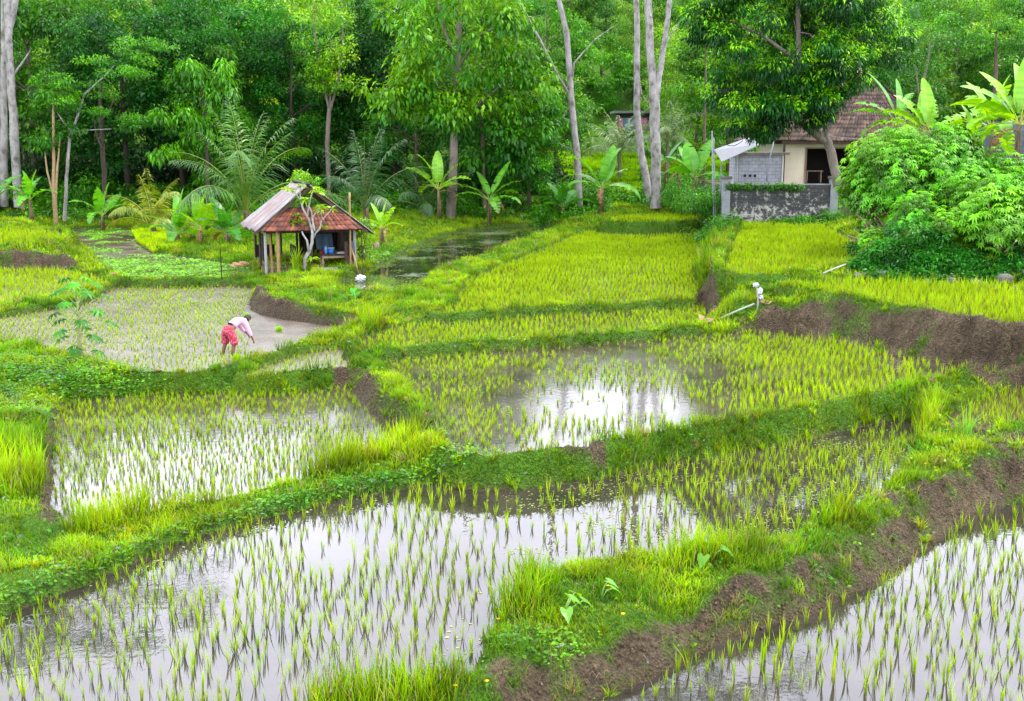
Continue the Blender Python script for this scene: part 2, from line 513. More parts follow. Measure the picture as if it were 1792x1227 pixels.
mt, nt, out = newmat("ground_soil_and_turf"); L = nt.links.new
at = N(nt, "ShaderNodeAttribute", _attribute_name="Col")
sp = N(nt, "ShaderNodeSeparateColor"); L(at.outputs["Color"], sp.inputs[0])
geo = N(nt, "ShaderNodeNewGeometry")
n1 = N(nt, "ShaderNodeTexNoise", Scale=1.7, Detail=8.0, Roughness=.65); L(geo.outputs["Position"], n1.inputs["Vector"])
n2 = N(nt, "ShaderNodeTexNoise", Scale=14.0, Detail=6.0, Roughness=.75); L(geo.outputs["Position"], n2.inputs["Vector"])
n3 = N(nt, "ShaderNodeTexVoronoi", Scale=22.0); L(geo.outputs["Position"], n3.inputs["Vector"])
e1 = ramp(nt, n1.outputs[0], [(.3, (.055, .04, .024)), (.5, (.10, .073, .045)), (.7, (.17, .128, .08))])
e2 = ramp(nt, n2.outputs[0], [(.32, (.22, .22, .22)), (.5, (.85, .85, .85)), (.7, (1.7, 1.65, 1.55))])  # dark end of the soil grain paints in shaded cavities
em = N(nt, "ShaderNodeMix", _data_type='RGBA', _blend_type='MULTIPLY'); em.inputs[0].default_value = 1
L(e1.outputs[0], em.inputs[6]); L(e2.outputs[0], em.inputs[7])
g1 = ramp(nt, n2.outputs[0], [(.3, (.02, .06, .004)), (.55, (.07, .19, .008)), (.75, (.15, .26, .015))])
mm = N(nt, "ShaderNodeMix", _data_type='RGBA'); L(sp.outputs[0], mm.inputs[0]); L(em.outputs[2], mm.inputs[6]); L(g1.outputs[0], mm.inputs[7])
# wet mud under and beside water
wet = N(nt, "ShaderNodeMix", _data_type='RGBA'); L(sp.outputs[1], wet.inputs[0]); L(mm.outputs[2], wet.inputs[6])
wm = ramp(nt, n2.outputs[0], [(.3, (.05, .034, .02)), (.7, (.13, .095, .055))]); L(wm.outputs[0], wet.inputs[7])
p = N(nt, "ShaderNodeBsdfPrincipled"); p.inputs["Specular IOR Level"].default_value = .18
L(wet.outputs[2], p.inputs["Base Color"])
rr = N(nt, "ShaderNodeMapRange"); rr.inputs[3].default_value = .9; rr.inputs[4].default_value = .38; L(sp.outputs[1], rr.inputs[0]); L(rr.outputs[0], p.inputs["Roughness"])
ad = N(nt, "ShaderNodeMath", _operation='ADD'); L(n2.outputs[0], ad.inputs[0]); L(n3.outputs[0], ad.inputs[1])
bp = N(nt, "ShaderNodeBump", Strength=1.0, Distance=.12); L(ad.outputs[0], bp.inputs["Height"]); L(bp.outputs[0], p.inputs["Normal"])
L(p.outputs[0], out.inputs[0])
M_GROUND = mt

# lumpy clods on bare earth
clod = (fbm(GX * 4.5, GY * 4.5, 71, 3) - .5) * .20 * EARTH * (~INSIDE)
HT = HT + clod
ny, nx = GX.shape
idx = np.arange(ny * nx).reshape(ny, nx)
FQ = np.stack([idx[:-1, :-1], idx[:-1, 1:], idx[1:, 1:], idx[1:, :-1]], -1).reshape(-1, 4)
wetc = np.full(GX.shape, 0.0)
for nm in PW:
    wetc = np.maximum(wetc, 1 - sstep(.02, .22, SDS[nm]))
wetc = np.where(INSIDE, 1, wetc * np.clip(EARTH + .3, 0, 1))
cols = np.stack([GRASSY, wetc, np.zeros_like(wetc)], -1).reshape(-1, 3)
gm = mesh_np("ground", np.stack([GX, GY, HT], -1).reshape(-1, 3), FQ, cols, smooth=True, mats=[M_GROUND])
tag(link("ground", gm), "terraced ground of grassy banks, bare earth faces and mud", kind="structure")
# wide land sheet out to the horizon, coarser, with a hole where the detailed ground lies
cx = np.concatenate([np.linspace(-420, G0X, 40), np.linspace(G0X, G1X, 36)[1:], np.linspace(G1X, 420, 40)[1:]])
cyy = np.concatenate([np.linspace(-30, G0Y, 6), np.linspace(G0Y, G1Y, 40)[1:], np.linspace(G1Y, 260, 70)[1:], np.linspace(260, 900, 12)[1:]])
CX, CYY = np.meshgrid(cx, cyy)
Zc = backhill(CX, np.minimum(CYY, 250)) + .0
Zc = np.where(CYY < G1Y, hgt(np.clip(CX, G0X, G1X), np.clip(CYY, G0Y, G1Y)), Zc)
inn = (CX > G0X + .2) & (CX < G1X - .2) & (CYY > G0Y + .2) & (CYY < G1Y - .2)
id2 = np.arange(CX.size).reshape(CX.shape)
q = np.stack([id2[:-1, :-1], id2[:-1, 1:], id2[1:, 1:], id2[1:, :-1]], -1).reshape(-1, 4)
keep = np.ones(len(q), bool)
low = (CX >= G0X) & (CX <= G1X) & (CYY >= G0Y) & (CYY <= G1Y)
Zc = np.where(low, Zc - 1.6, Zc)
cc = np.zeros((CX.size, 3)); cc[:, 0] = 1
hm = mesh_np("hillside", np.stack([CX, CYY, Zc], -1).reshape(-1, 3), q[keep], cc, smooth=True, mats=[M_GROUND])
tag(link("hillside", hm), "wooded ground rising behind the rice fields", kind="structure")

# ------------------------------------------------------------------ water
def watermat(name, deep, shallow, rip=.02, rscale=9.0, scum=0.0, scumcol=(.25, .32, .06), rough=.02):
    m, nt, out = newmat(name); L = nt.links.new
    geo = N(nt, "ShaderNodeNewGeometry")
    n1 = N(nt, "ShaderNodeTexNoise", Scale=.9, Detail=5.0); L(geo.outputs["Position"], n1.inputs["Vector"])
    c = ramp(nt, n1.outputs[0], [(.35, deep), (.65, shallow)])
    col = c.outputs[0]
    p = N(nt, "ShaderNodeBsdfPrincipled", Roughness=rough, IOR=1.5)
    rgh = None
    if scum:
        n4 = N(nt, "ShaderNodeTexNoise", Scale=5.0, Detail=8.0, Roughness=.8); L(geo.outputs["Position"], n4.inputs["Vector"])
        n5 = N(nt, "ShaderNodeTexNoise", Scale=.45, Detail=3.0); L(geo.outputs["Position"], n5.inputs["Vector"])
        a = N(nt, "ShaderNodeMath", _operation='ADD'); L(n4.outputs[0], a.inputs[0]); L(n5.outputs[0], a.inputs[1])
        s = N(nt, "ShaderNodeMapRange"); s.inputs[1].default_value = 1.17 - scum; s.inputs[2].default_value = 1.22 - scum
        L(a.outputs[0], s.inputs[0])
        mx = N(nt, "ShaderNodeMix", _data_type='RGBA'); L(s.outputs[0], mx.inputs[0]); L(col, mx.inputs[6]); mx.inputs[7].default_value = (*scumcol, 1)
        col = mx.outputs[2]
        r2 = N(nt, "ShaderNodeMapRange"); r2.inputs[3].default_value = rough; r2.inputs[4].default_value = .7; L(s.outputs[0], r2.inputs[0]); L(r2.outputs[0], p.inputs["Roughness"])
    L(col, p.inputs["Base Color"])
    n2 = N(nt, "ShaderNodeTexNoise", Scale=rscale, Detail=2.0); L(geo.outputs["Position"], n2.inputs["Vector"])
    b = N(nt, "ShaderNodeBump", Strength=rip, Distance=.05); L(n2.outputs[0], b.inputs["Height"]); L(b.outputs[0], p.inputs["Normal"])
    L(p.outputs[0], out.inputs[0])
    return m
WM = {
 'clear': watermat("paddy_water_still", (.018, .015, .014), (.04, .032, .026), .02, 7),
 'field': watermat("paddy_water_brown", (.03, .022, .01), (.06, .045, .02), .05, 9, .0, rough=.16),
 'mud': watermat("paddy_water_muddy", (.085, .072, .06), (.15, .125, .105), .05, 5, rough=.25),
 'mid': watermat("paddy_water_soft", (.03, .026, .02), (.07, .058, .042), .03, 7, rough=.085),
 'pond': watermat("pond_water_weedy", (.012, .018, .006), (.03, .035, .014), .03, 6, .04, (.05, .08, .035)),
}
WMAP = dict(F='clear', R='clear', M='mid', L='mid', P='mud', T='mud', S='mid', U='field', H='pond', A='field', B='field', C='field', D='mud', E='field', G='mud', K='field')
for nm, (z, P, k) in PW.items():
    sdc = SDS[nm]
    c4 = np.minimum(np.minimum(sdc[:-1, :-1], sdc[1:, 1:]), np.minimum(sdc[:-1, 1:], sdc[1:, :-1]))
    sel = c4 < .04
    q = FQ.reshape(ny - 1, nx - 1, 4)[sel]
    u, inv = np.unique(q.ravel(), return_inverse=True)
    V = np.stack([GX.ravel()[u], GY.ravel()[u], np.full(len(u), z)], -1)
    me = mesh_np("paddy_water", V, inv.reshape(-1, 4), smooth=True, mats=[WM[WMAP[nm]]])
    o = link("pond_water" if nm == "H" else "paddy_water", me)
    tag(o, "flat shallow water lying in a terrace", kind="structure")
def project(x, y, z):
    zc = y * ct + (CZ - z) * st
    return W_ / 2 + F_ * x / zc, H_ / 2 - F_ * ((z - CZ) * ct + y * st) / zc
# ------------------------------------------------------------------ blades
def blades(x, y, z, hgt_, wid, lean, az, colb, colt, bend=.5, seg=2, face=None):
    """grass blades: arrays in, vertices/faces/colours out (2 sections and a tip)"""
    n = len(x)
    dx, dy = np.cos(az), np.sin(az)
    fa = az + math.pi / 2 if face is None else face
    sx, sy = np.cos(fa) * wid / 2, np.sin(fa) * wid / 2
    V = np.zeros((n, 5, 3)); C = np.zeros((n, 5, 3))
    for r, (t, k, ids) in enumerate(((0, .7, (0, 1)), (.55, 1.0, (2, 3)), (1.0, 0, (4,)))):
        off = lean * hgt_ * (t * (1 - bend) + bend * t * t)
        zz = hgt_ * (t - .35 * lean * t * t)
        for q, i in enumerate(ids):
            s = (1 if q == 0 else -1) * k
            V[:, i, 0] = x + dx * off + sx * s; V[:, i, 1] = y + dy * off + sy * s; V[:, i, 2] = z + zz
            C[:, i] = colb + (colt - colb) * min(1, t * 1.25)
    b = (np.arange(n) * 5)[:, None]
    Q = b + np.array([[0, 1, 3, 2]]); T = b + np.array([[2, 3, 4]])
    return V.reshape(-1, 3), Q, T, C.reshape(-1, 3)

def blade_obj(name, parts, mat, smooth=False):
    Vs, Qs, Ts, Cs = [], [], [], []; o = 0
    for V, Q, T, C in parts:
        Vs.append(V); Qs.append(Q + o); Ts.append(T + o); Cs.append(C); o += len(V)
    return mesh_np(name, np.concatenate(Vs), [np.concatenate(Qs), np.concatenate(Ts)], np.concatenate(Cs), mats=[mat])

def leaves(c, ax, nrm, ln, wd, col, droop=.0, fold=.12):
    """leaf quads pointing along ax with normal nrm: base, side, tip, side"""
    n = len(c)
    ax = ax / (np.linalg.norm(ax, axis=1, keepdims=True) + 1e-9)
    sd = np.cross(nrm, ax); sd /= (np.linalg.norm(sd, axis=1, keepdims=True) + 1e-9)
    nn = np.cross(ax, sd)
    ln = np.asarray(ln).reshape(-1, 1) * np.ones((n, 1)); wd = np.asarray(wd).reshape(-1, 1) * np.ones((n, 1))
    V = np.zeros((n, 4, 3))
    V[:, 0] = c
    mid = c + ax * ln * .45
    V[:, 1] = mid + sd * wd / 2 + nn * wd * fold
    V[:, 3] = mid - sd * wd / 2 + nn * wd * fold
    V[:, 2] = c + ax * ln; V[:, 2, 2] -= (ln[:, 0] * droop)
    F = (np.arange(n) * 4)[:, None] + np.array([[0, 1, 2, 3]])
    C = np.repeat(col[:, None, :], 4, 1)
    return V.reshape(-1, 3), F, C.reshape(-1, 3)

M_RICE = leafmat("rice_leaf", transl=.45, rough=.5, spec=.12, var=.22, scale=.7)
M_GRASS = leafmat("bank_grass", spec=.12, transl=.42, rough=.5, var=.35, scale=.9)
M_BROAD = leafmat("ground_cover_leaf", transl=.3, rough=.5, spec=.2, var=.35, scale=1.2)

RB = np.array([.055, .075, .004]); RT = np.array([.37, .52, .004]); RT2 = np.array([.19, .42, .004])

def rice_blades(px, py, pzv, nb, hh, spread, seed, wid=.009, tint=1.0):
    r = np.random.default_rng(seed)
    n = len(px)
    X = np.repeat(px, nb); Y = np.repeat(py, nb); Z = np.repeat(pzv, nb); H = np.repeat(hh, nb)
    m = len(X)
    az = r.uniform(0, 2 * math.pi, m)
    rad = r.uniform(0, .018, m)
    H = H * r.uniform(.55, 1.1, m)
    mix = np.repeat(r.uniform(0, 1, n), nb)[:, None] * .6 + r.uniform(0, 1, m)[:, None] * .4
    ct_ = (RT * (1 - mix) + RT2 * mix) * tint * r.uniform(.8, 1.15, m)[:, None]
    cb = np.tile(RB, (m, 1)) * r.uniform(.6, 1.2, m)[:, None] + ct_ * .15
    dry = r.uniform(0, 1, m) < .05
    ct_[dry] = np.array([.35, .27, .07])
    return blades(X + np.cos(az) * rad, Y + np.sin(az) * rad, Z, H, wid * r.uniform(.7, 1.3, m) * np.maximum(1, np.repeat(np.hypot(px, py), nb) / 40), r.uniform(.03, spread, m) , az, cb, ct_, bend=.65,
                  face=r.uniform(0, 2 * math.pi, m))

# individual seedlings nearest the camera
RICE_CFG = dict(  # spacing across, spacing along, row angle, height, blades
 F=(.20, .285, .1, .36, 7), R=(.235, .32, .35, .42, 8), M=(.17, .21, -.25, .29, 8), L=(.18, .22, .12, .29, 8), P=(.19, .24, -.3, .23, 7),
 T=(.2, .25, .1, .32, 6), S=(.165, .2, .05, .32, 8), U=(.165, .20, -.2, .33, 8), A=(.18, .2, 0, .4, 8), B=(.17, .2, .3, .38, 8),
 C=(.17, .2, .1, .42, 8), D=(.19, .24, .1, .42, 7), E=(.19, .24, 0, .38, 6), K=(.2, .25, .2, .36, 6))
BARE = [np.array([pz(a, b, 0)[:2] for a, b in [(425,540),(470,520),(610,560),(640,590),(560,620),(470,640),(428,620),(440,590)]]),
        ]
allp = []
for nm, (sx, sy, ang, hh, nb) in RICE_CFG.items():
    z, P, k = PW[nm]
    c = P.mean(0)
    ext = np.abs(P - c).max() * 1.5
    u, v = np.meshgrid(np.arange(-ext, ext, sx), np.arange(-ext, ext, sy))
    u = u.ravel(); v = v.ravel()
    # rows bend slowly
    ca, sa = math.cos(ang), math.sin(ang)
    u2 = u + .5 * np.sin(v * .25 + c[0]) + rng.normal(0, .03, u.shape); v2 = v + .3 * np.sin(u * .3) + rng.normal(0, .045, u.shape)
    x = c[0] + u2 * ca - v2 * sa; y = c[1] + u2 * sa + v2 * ca
    ok = (x > G0X) & (x < G1X) & (y > G0Y) & (y < G1Y)
    x, y = x[ok], y[ok]
    sd = gsample(SDS[nm], x, y)
    pr = rng.uniform(0, 1, len(x))
    ok = (sd < -.07) & (pr > .06)
    if nm in "FR":   # gaps where seedlings failed
        ok &= (fbm(x * .7, y * .7, 83, 3) > .27)
    if nm == "M":
        qx, qy = project(x, y, 0.)
        ok &= ~((qx > 860) & (qx < 1290) & (pr > .62))
    if nm in "MFLP":   # open patches
        ok &= (pr > .02 + .55 * sstep(.56, .70, fbm(x * .35, y * .35, 91 + ord(nm), 2)))
    for b in BARE:
        if nm == "P": ok &= ~pip(x, y, b)
    # only where the photo could see them
    ok &= (np.abs(x) < y * .62 + 1.5)
    x, y = x[ok], y[ok]
    n = len(x)
    qx, qy = project(x, y, z)
    tall_ = 1 + .35 * (qx > 1300) if nm == 'M' else (1 + .15 * (qx > 880) * (qy < 960) if nm == 'F' else 1)
    hs = tall_ * hh * rng.uniform(.5, 1.15, n) * (.75 + .5 * fbm(x * .5, y * .5, 95, 2))
    allp.append(np.stack([x, y, np.full(n, z - .02), hs, np.full(n, nb), np.full(n, ord(nm))], -1))
RP = np.concatenate(allp)
dist = np.hypot(RP[:, 0], RP[:, 1])
# visible in frame?
pxx, pyy = project(RP[:, 0], RP[:, 1], RP[:, 2] + .15)
vis = (pxx > -10) & (pxx < 1802) & (pyy < 1240)
order = np.argsort(np.where(vis, dist, 1e6))
near = order[:300]; rest = order[300:]
VAR = []
for i in range(16):
    V, Q, T, C = rice_blades(np.zeros(1), np.zeros(1), np.zeros(1), 5 + i % 7, np.ones(1) * .36, (.16, .3, .5, .24)[i % 4], 100 + i, .0115)
    VAR.append(mesh_np("rice_seedling", V, [Q, T], C, mats=[M_RICE]))
for k, i in enumerate(near):
    x, y, z, hh, nb, pid = RP[i]
    o = link("rice_seedling", VAR[k % 16], None, (x, y, z), rng.uniform(0, 6.28), hh / .36)
    tag(o, "slender yellow-green rice seedling in the water of the nearest flooded paddies", "rice seedling", "rice seedlings in the nearest paddies")
R = RP[rest]
parts = []
for nb in (5, 6, 7, 8):
    s = R[R[:, 4] == nb]
    if len(s):
        d = np.hypot(s[:, 0], s[:, 1]).mean()
        parts.append(rice_blades(s[:, 0], s[:, 1], s[:, 2], nb, s[:, 3], .30, 200 + nb, .0118))
me = blade_obj("rice_seedlings", parts, M_RICE)
tag(link("rice_seedlings", me), "thousands of rice seedlings planted in rows across the farther paddies", "rice seedlings", kind="stuff")
print("rice", len(RP))

# seed bed block
n = 9000
bx0, by0 = BEDP.min(0); bx1, by1 = BEDP.max(0)
x = rng.uniform(bx0, bx1, n * 2); y = rng.uniform(by0, by1, n * 2); ok = pip(x, y, BEDP); x, y = x[ok], y[ok]
n = len(x); z = hgt(x, y)
cb = np.tile(np.array([.12, .2, .005]), (n, 1)); ctt = np.tile(np.array([.44, .66, .004]), (n, 1)) * rng.uniform(.85, 1.15, (n, 1))
V, Q, T, C = blades(x, y, z, rng.uniform(.25, .33, n), rng.uniform(.02, .035, n), rng.uniform(0, .2, n), rng.uniform(0, 6.28, n), cb, ctt)
tag(link("seedbed_rice", mesh_np("seedbed_rice", V, [Q, T], C, mats=[M_RICE])), "dense vivid block of rice seedlings in the nursery bed on the mud flat", "rice nursery bed", kind="stuff")

# ------------------------------------------------------------------ bank grass
def scatter(n, x0, x1, y0, y1, dens, seed):
    r = np.random.default_rng(seed)
    x = r.uniform(x0, x1, n); y = r.uniform(y0, y1, n)
    ok = (np.abs(x) < y * .6 + 1.2) & (r.uniform(0, 1, n) < dens(x, y))
    return x[ok], y[ok]

def gcol(x, y, r, kind=0):
    n = len(x)
    t = np.clip((fbm(x * .8, y * .8, 111, 3) - .3) / .4, 0, 1)[:, None] * .7 + r.uniform(0, .3, n)[:, None]
    a = np.array([.06, .25, .005]); b = np.array([.32, .50, .006])
    c = a * (1 - t) + b * t
    c *= r.uniform(.75, 1.2, n)[:, None]
    c *= (.7 + .6 * fbm(x * 2.3, y * 2.3, 117, 2))[:, None]
    d = r.uniform(0, 1, n) < .06
    c[d] = np.array([.34, .27, .12])
    o_ = r.uniform(0, 1, n) < .12
    c[o_] *= np.array([1.25, .8, 1.5])
    return c

parts = []
for (y0, y1, num_, wk, hk) in ((8, 18, 210000, .011, 1.0), (18, 30, 300000, .015, 1.05), (30, 48, 360000, .022, 1.15), (48, 84, 360000, .034, 1.4)):
    half = y1 * .6 + 1.5
    x, y = scatter(num_, max(-half, G0X), min(half, G1X), y0, y1, lambda x, y: gsample(GRASSY, x, y) ** 1.5 * (1 - .55 * gsample(BROAD, x, y)) * (1 - .85 * sstep(77, 83, y)), int(y0))
    r = np.random.default_rng(int(y0) + 1); n = len(x)
    tl = gsample(TALL, x, y); lw = gsample(LAWN, x, y)
    cl = fbm(x * 1.6, y * 1.6, 121, 3)
    hh = (.10 + .20 * sstep(.35, .72, cl)) * hk
    hh = hh * (1 - .5 * lw) + tl * r.uniform(.14, .46, n)
    edge = sstep(0, .5, gsample(SLOPE, x, y) / 3)
    hh *= r.uniform(.6, 1.35, n)
    ctp = gcol(x, y, r); cb = ctp * .28
    ctp = ctp * (1 - .35 * sstep(.35, 1.3, gsample(SLOPE, x, y)))[:, None]   # shade of the steep bank sides painted into the blade colour
    cb = ctp * .25  # blade bases coloured darker to stand in for ground-level shade
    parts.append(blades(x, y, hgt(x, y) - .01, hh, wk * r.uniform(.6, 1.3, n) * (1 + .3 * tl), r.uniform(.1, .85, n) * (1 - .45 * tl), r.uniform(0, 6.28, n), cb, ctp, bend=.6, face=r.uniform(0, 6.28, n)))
    print("grass", y0, n)
# tussocks: blades fanning out from one root
for (y0, y1, cnt, wk, nb_, hk) in ((8, 20, 3800, .011, 34, 1.0), (20, 36, 7000, .017, 26, 1.1), (36, 62, 9000, .028, 18, 1.3)):
    half = y1 * .6 + 1.5
    x, y = scatter(cnt, max(-half, G0X), min(half, G1X), y0, y1, lambda x, y: (gsample(GRASSY, x, y) > .35) * (.35 + .65 * sstep(.4, .6, fbm(x * .9, y * .9, 141, 3))) * (1 - .8 * gsample(LAWN, x, y)), int(y0) + 40)
    r = np.random.default_rng(int(y0) + 41); n = len(x)
    H = np.repeat(r.uniform(.12, .28, n) * hk, nb_); X = np.repeat(x, nb_); Y = np.repeat(y, nb_); m = len(X)
    az = r.uniform(0, 6.28, m); rad = r.uniform(0, .05, m)
    ctp = gcol(x, y, r)[np.repeat(np.arange(n), nb_)] * r.uniform(.75, 1.25, (m, 1)); 
    xx, yy_ = X + np.cos(az) * rad, Y + np.sin(az) * rad
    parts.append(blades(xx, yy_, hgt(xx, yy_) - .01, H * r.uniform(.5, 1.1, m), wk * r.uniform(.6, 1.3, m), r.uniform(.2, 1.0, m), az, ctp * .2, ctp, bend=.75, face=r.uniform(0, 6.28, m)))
# straw and small green blades on the bare earth
x, y = scatter(260000, -16, 18, 8, 40, lambda x, y: gsample(EARTH, x, y) * (~gsample(INSIDE, x, y)) * .5, 77)
r = np.random.default_rng(78); n = len(x); ctp = np.where(r.uniform(0, 1, (n, 1)) < .55, np.array([.36, .27, .17]), np.array([.14, .3, .02])) * r.uniform(.5, 1.1, (n, 1))
parts.append(blades(x, y, hgt(x, y) + r.uniform(0, .03, n), r.uniform(.05, .2, n), r.uniform(.004, .009, n), r.uniform(.8, 1.5, n), r.uniform(0, 6.28, n), ctp * .7, ctp, bend=.9, face=r.uniform(0, 6.28, n)))
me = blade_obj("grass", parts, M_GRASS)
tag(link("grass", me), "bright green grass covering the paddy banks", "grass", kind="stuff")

# broad leaved creeping cover
x1_, y1_ = scatter(420000, -18, 18, 9, 30, lambda x, y: (gsample(BROAD, x, y) * .6 + .03) * (gsample(GRASSY, x, y) > .25), 6)
x, y = scatter(620000, G0X, G1X, 9, 60, lambda x, y: (gsample(BROAD, x, y) * .55 + .05) * (gsample(GRASSY, x, y) > .25), 5)
x = np.concatenate([x, x1_]); y = np.concatenate([y, y1_])
r = np.random.default_rng(55); n = len(x)
az = r.uniform(0, 6.28, n); el = r.uniform(-.3, .5, n)
ax = np.stack([np.cos(az) * np.cos(el), np.sin(az) * np.cos(el), np.sin(el)], -1)
nr = np.stack([r.normal(0, .35, n), r.normal(0, .35, n) - .25, np.ones(n)], -1)
sz = r.uniform(.03, .07, n) * (1 + y / 40)
col = gcol(x, y, r) * np.array([.45, .72, 1.2]) * r.uniform(.5, 1.15, (n, 1))
z = hgt(x, y) + r.uniform(.0, .16, n)
V, F, C = leaves(np.stack([x, y, z], -1), ax, nr, sz, sz * .7, col)
tag(link("ground_cover", mesh_np("ground_cover", V, F, C, mats=[M_BROAD])), "small leaved green creepers covering banks and slopes", "ground cover", kind="stuff")
print("cover", n)

# duckweed and lily scraps floating on pond and field water
def floats(nm, n, size, colr, seed, cond=None, z_off=.006):
    z, P, k = PW[nm]
    r = np.random.default_rng(seed)
    x = r.uniform(max(P[:, 0].min(), G0X), min(P[:, 0].max(), G1X), n); y = r.uniform(max(P[:, 1].min(), G0Y), P[:, 1].max(), n)
    ok = gsample(SDS[nm], x, y) < -.03
    if cond is not None: ok &= r.uniform(0, 1, n) < cond(x, y)
    x, y = x[ok], y[ok]; n = len(x)
    az = r.uniform(0, 6.28, n)
    ax = np.stack([np.cos(az), np.sin(az), np.zeros(n)], -1); nr = np.tile([0, 0, 1.], (n, 1))
    s = size * r.uniform(.5, 1.4, n)
    col = np.array(colr) * r.uniform(.6, 1.3, (n, 1))
    zz = np.maximum(z + z_off, hgt(x, y) + .015) if nm == 'G' else np.full(n, z + z_off)
    if nm == 'G': ax[:, 2] = r.uniform(-.1, .8, n)
    return leaves(np.stack([x, y, zz], -1), ax, nr, s, s * .8, col, fold=.0)
fl = []
nearedge = lambda nm, a, b: (lambda x, y: 1 - sstep(a, b, -gsample(SDS[nm], x, y)))
def dw(x, y):
    qx, qy = project(x, y, .42)
    return sstep(480, 500, qy) * 1.0 + sstep(.5, .7, fbm(x * 1.2, y * 1.2, 7, 3)) * .5 + (1 - sstep(.1, .5, -gsample(SDS["H"], x, y))) * .5
fl.append(floats("H", 60000, .07, (.13, .22, .03), 1, dw))
fl.append(floats("F", 9000, .05, (.28, .32, .10), 2, lambda x, y: (1 - sstep(.2, .9, -gsample(SDS["F"], x, y))) * .7 * sstep(.4, .6, fbm(x * 1.5, y * 1.5, 17, 3))))
def fpat(x, y):
    qx, qy = project(x, y, -.42)
    return ((qx > 880) & (qy < 970)) * sstep(.45, .65, fbm(x * 1.3, y * 1.3, 19, 3)) * .8
fl.append(floats("F", 40000, .045, (.25, .30, .09), 3, fpat))
fl.append(floats("M", 9000, .06, (.2, .22, .06), 4, lambda x, y: sstep(.5, .65, fbm(x * .9, y * .9, 23, 3)) * .5))
fl.append(floats("G", 150000, .10, (.14, .34, .03), 5, lambda x, y: np.maximum(sstep(.42, .6, fbm(x * .6, y * .6, 29, 3)), 1 - sstep(50, 58, y)) * .9, .02))
fl.append(floats("P", 9000, .06, (.16, .15, .06), 6, lambda x, y: sstep(.5, .65, fbm(x * .9, y * .9, 37, 3)) * .5))
o = 0; Vs = []; Fs = []; Cs = []
for V, F, C in fl:
    Vs.append(V); Fs.append(F + o); Cs.append(C); o += len(V)
tag(link("water_weed", mesh_np("water_weed", np.concatenate(Vs), np.concatenate(Fs), np.concatenate(Cs), mats=[M_BROAD])), "tiny floating leaves and duckweed on the paddy and pond water", "water weed", kind="stuff")

# crumbled soil on the bare banks
x, y = scatter(150000, -16, 18, 8, 42, lambda x, y: gsample(EARTH, x, y) * (~gsample(INSIDE, x, y)) * sstep(.35, .6, fbm(x * 2.5, y * 2.5, 151, 3)) * .8, 79)
r = np.random.default_rng(80); n = len(x)
oc = np.array([(1, 0, 0), (0, 1, 0), (-1, 0, 0), (0, -1, 0), (0, 0, 1), (0, 0, -.6)], float)
s_ = r.uniform(.010, .034, n) ** 1.0
V = oc[None] * s_[:, None, None] * r.uniform(.5, 1.4, (n, 6, 1)) + np.stack([x, y, hgt(x, y) + s_ * .3], -1)[:, None]
F = (np.arange(n) * 6)[:, None, None] + np.array([(0, 1, 4), (1, 2, 4), (2, 3, 4), (3, 0, 4), (1, 0, 5), (2, 1, 5), (3, 2, 5), (0, 3, 5)])[None]
M_CLOD = solidmat("soil_crumbs", (.10, .072, .045), (.05, .036, .024), 6, .95, 0, spec=.1, c3=(.18, .135, .085))
tag(link("soil_crumbs", mesh_np("soil_crumbs", V.reshape(-1, 3), F.reshape(-1, 3), mats=[M_CLOD])), "crumbled brown soil on the bare earth banks", "soil crumbs", kind="stuff")
print("crumbs", n)
# ------------------------------------------------------------------ plant materials
M_LEAF = leafmat("tree_leaf", transl=.3, rough=.42, spec=.28, var=.5, scale=1.1)
M_LEAFV = leafmat("forest_leaf", tint=(1.0, 1.0, .8), transl=.28, rough=.45, spec=.22, var=.4, obj_var=.28, scale=.3)
M_FROND = leafmat("palm_frond", transl=.25, rough=.42, spec=.5, var=.25, scale=1.0)
M_BAN = leafmat("banana_leaf", transl=.42, rough=.38, spec=.5, var=.2, scale=1.5)
M_PALE = solidmat("pale_bark", (.33, .31, .30), (.23, .215, .205), 2.6, .85, .6, 12, stretch=(1, 1, .6), c3=(.10, .085, .075))
M_BARK = solidmat("brown_bark", (.13, .10, .07), (.075, .055, .04), 5, .9, .8, 18, stretch=(1, 1, .3))
M_BARKG = solidmat("grey_bark", (.20, .17, .14), (.12, .10, .08), 4, .9, .7, 14, stretch=(1, 1, .4))
M_DARKB = solidmat("dark_bark", (.06, .045, .035), (.03, .024, .02), 5, .9, .6)
M_STEM = solidmat("banana_stem", (.20, .17, .06), (.10, .065, .035), 5, .7, .5, 12, stretch=(2, 2, .3), c3=(.05, .03, .02))
M_TAN = solidmat("tan_stem", (.34, .24, .12), (.22, .15, .08), 5, .8, .5)

G = lambda r, g, b: np.array([r, g, b], float)
PAL = dict(dark=(G(.002, .035, .005), G(.03, .24, .008)), mid=(G(.004, .075, .004), G(.12, .43, .005)), lite=(G(.02, .16, .004), G(.28, .56, .006)), flush=(G(.08, .36, .005), G(.27, .58, .008)),
           lime=(G(.12, .3, .005), G(.34, .52, .01)), blue=(G(.008, .08, .012), G(.10, .31, .02)), far=(G(.02, .11, .012), G(.17, .38, .02)))

def ellip(r, K, c, rad, surf=.6, lump=.25, zmin=None):
    v = r.normal(0, 1, (K, 3)); v /= np.linalg.norm(v, axis=1, keepdims=True)
    q = r.uniform(0, 1, (K, 1)) ** (1 / 3.); q = surf + (1 - surf) * q if surf < 1 else np.ones((K, 1))
    q *= 1 + lump * (vnoise(v[:, 0] * 2 + 7, v[:, 1] * 2 + v[:, 2] * 2 + 3, int(abs(c[0]) * 10) + K)[:, None] - .5) * 2
    return np.array(c) + v * np.array(rad) * q

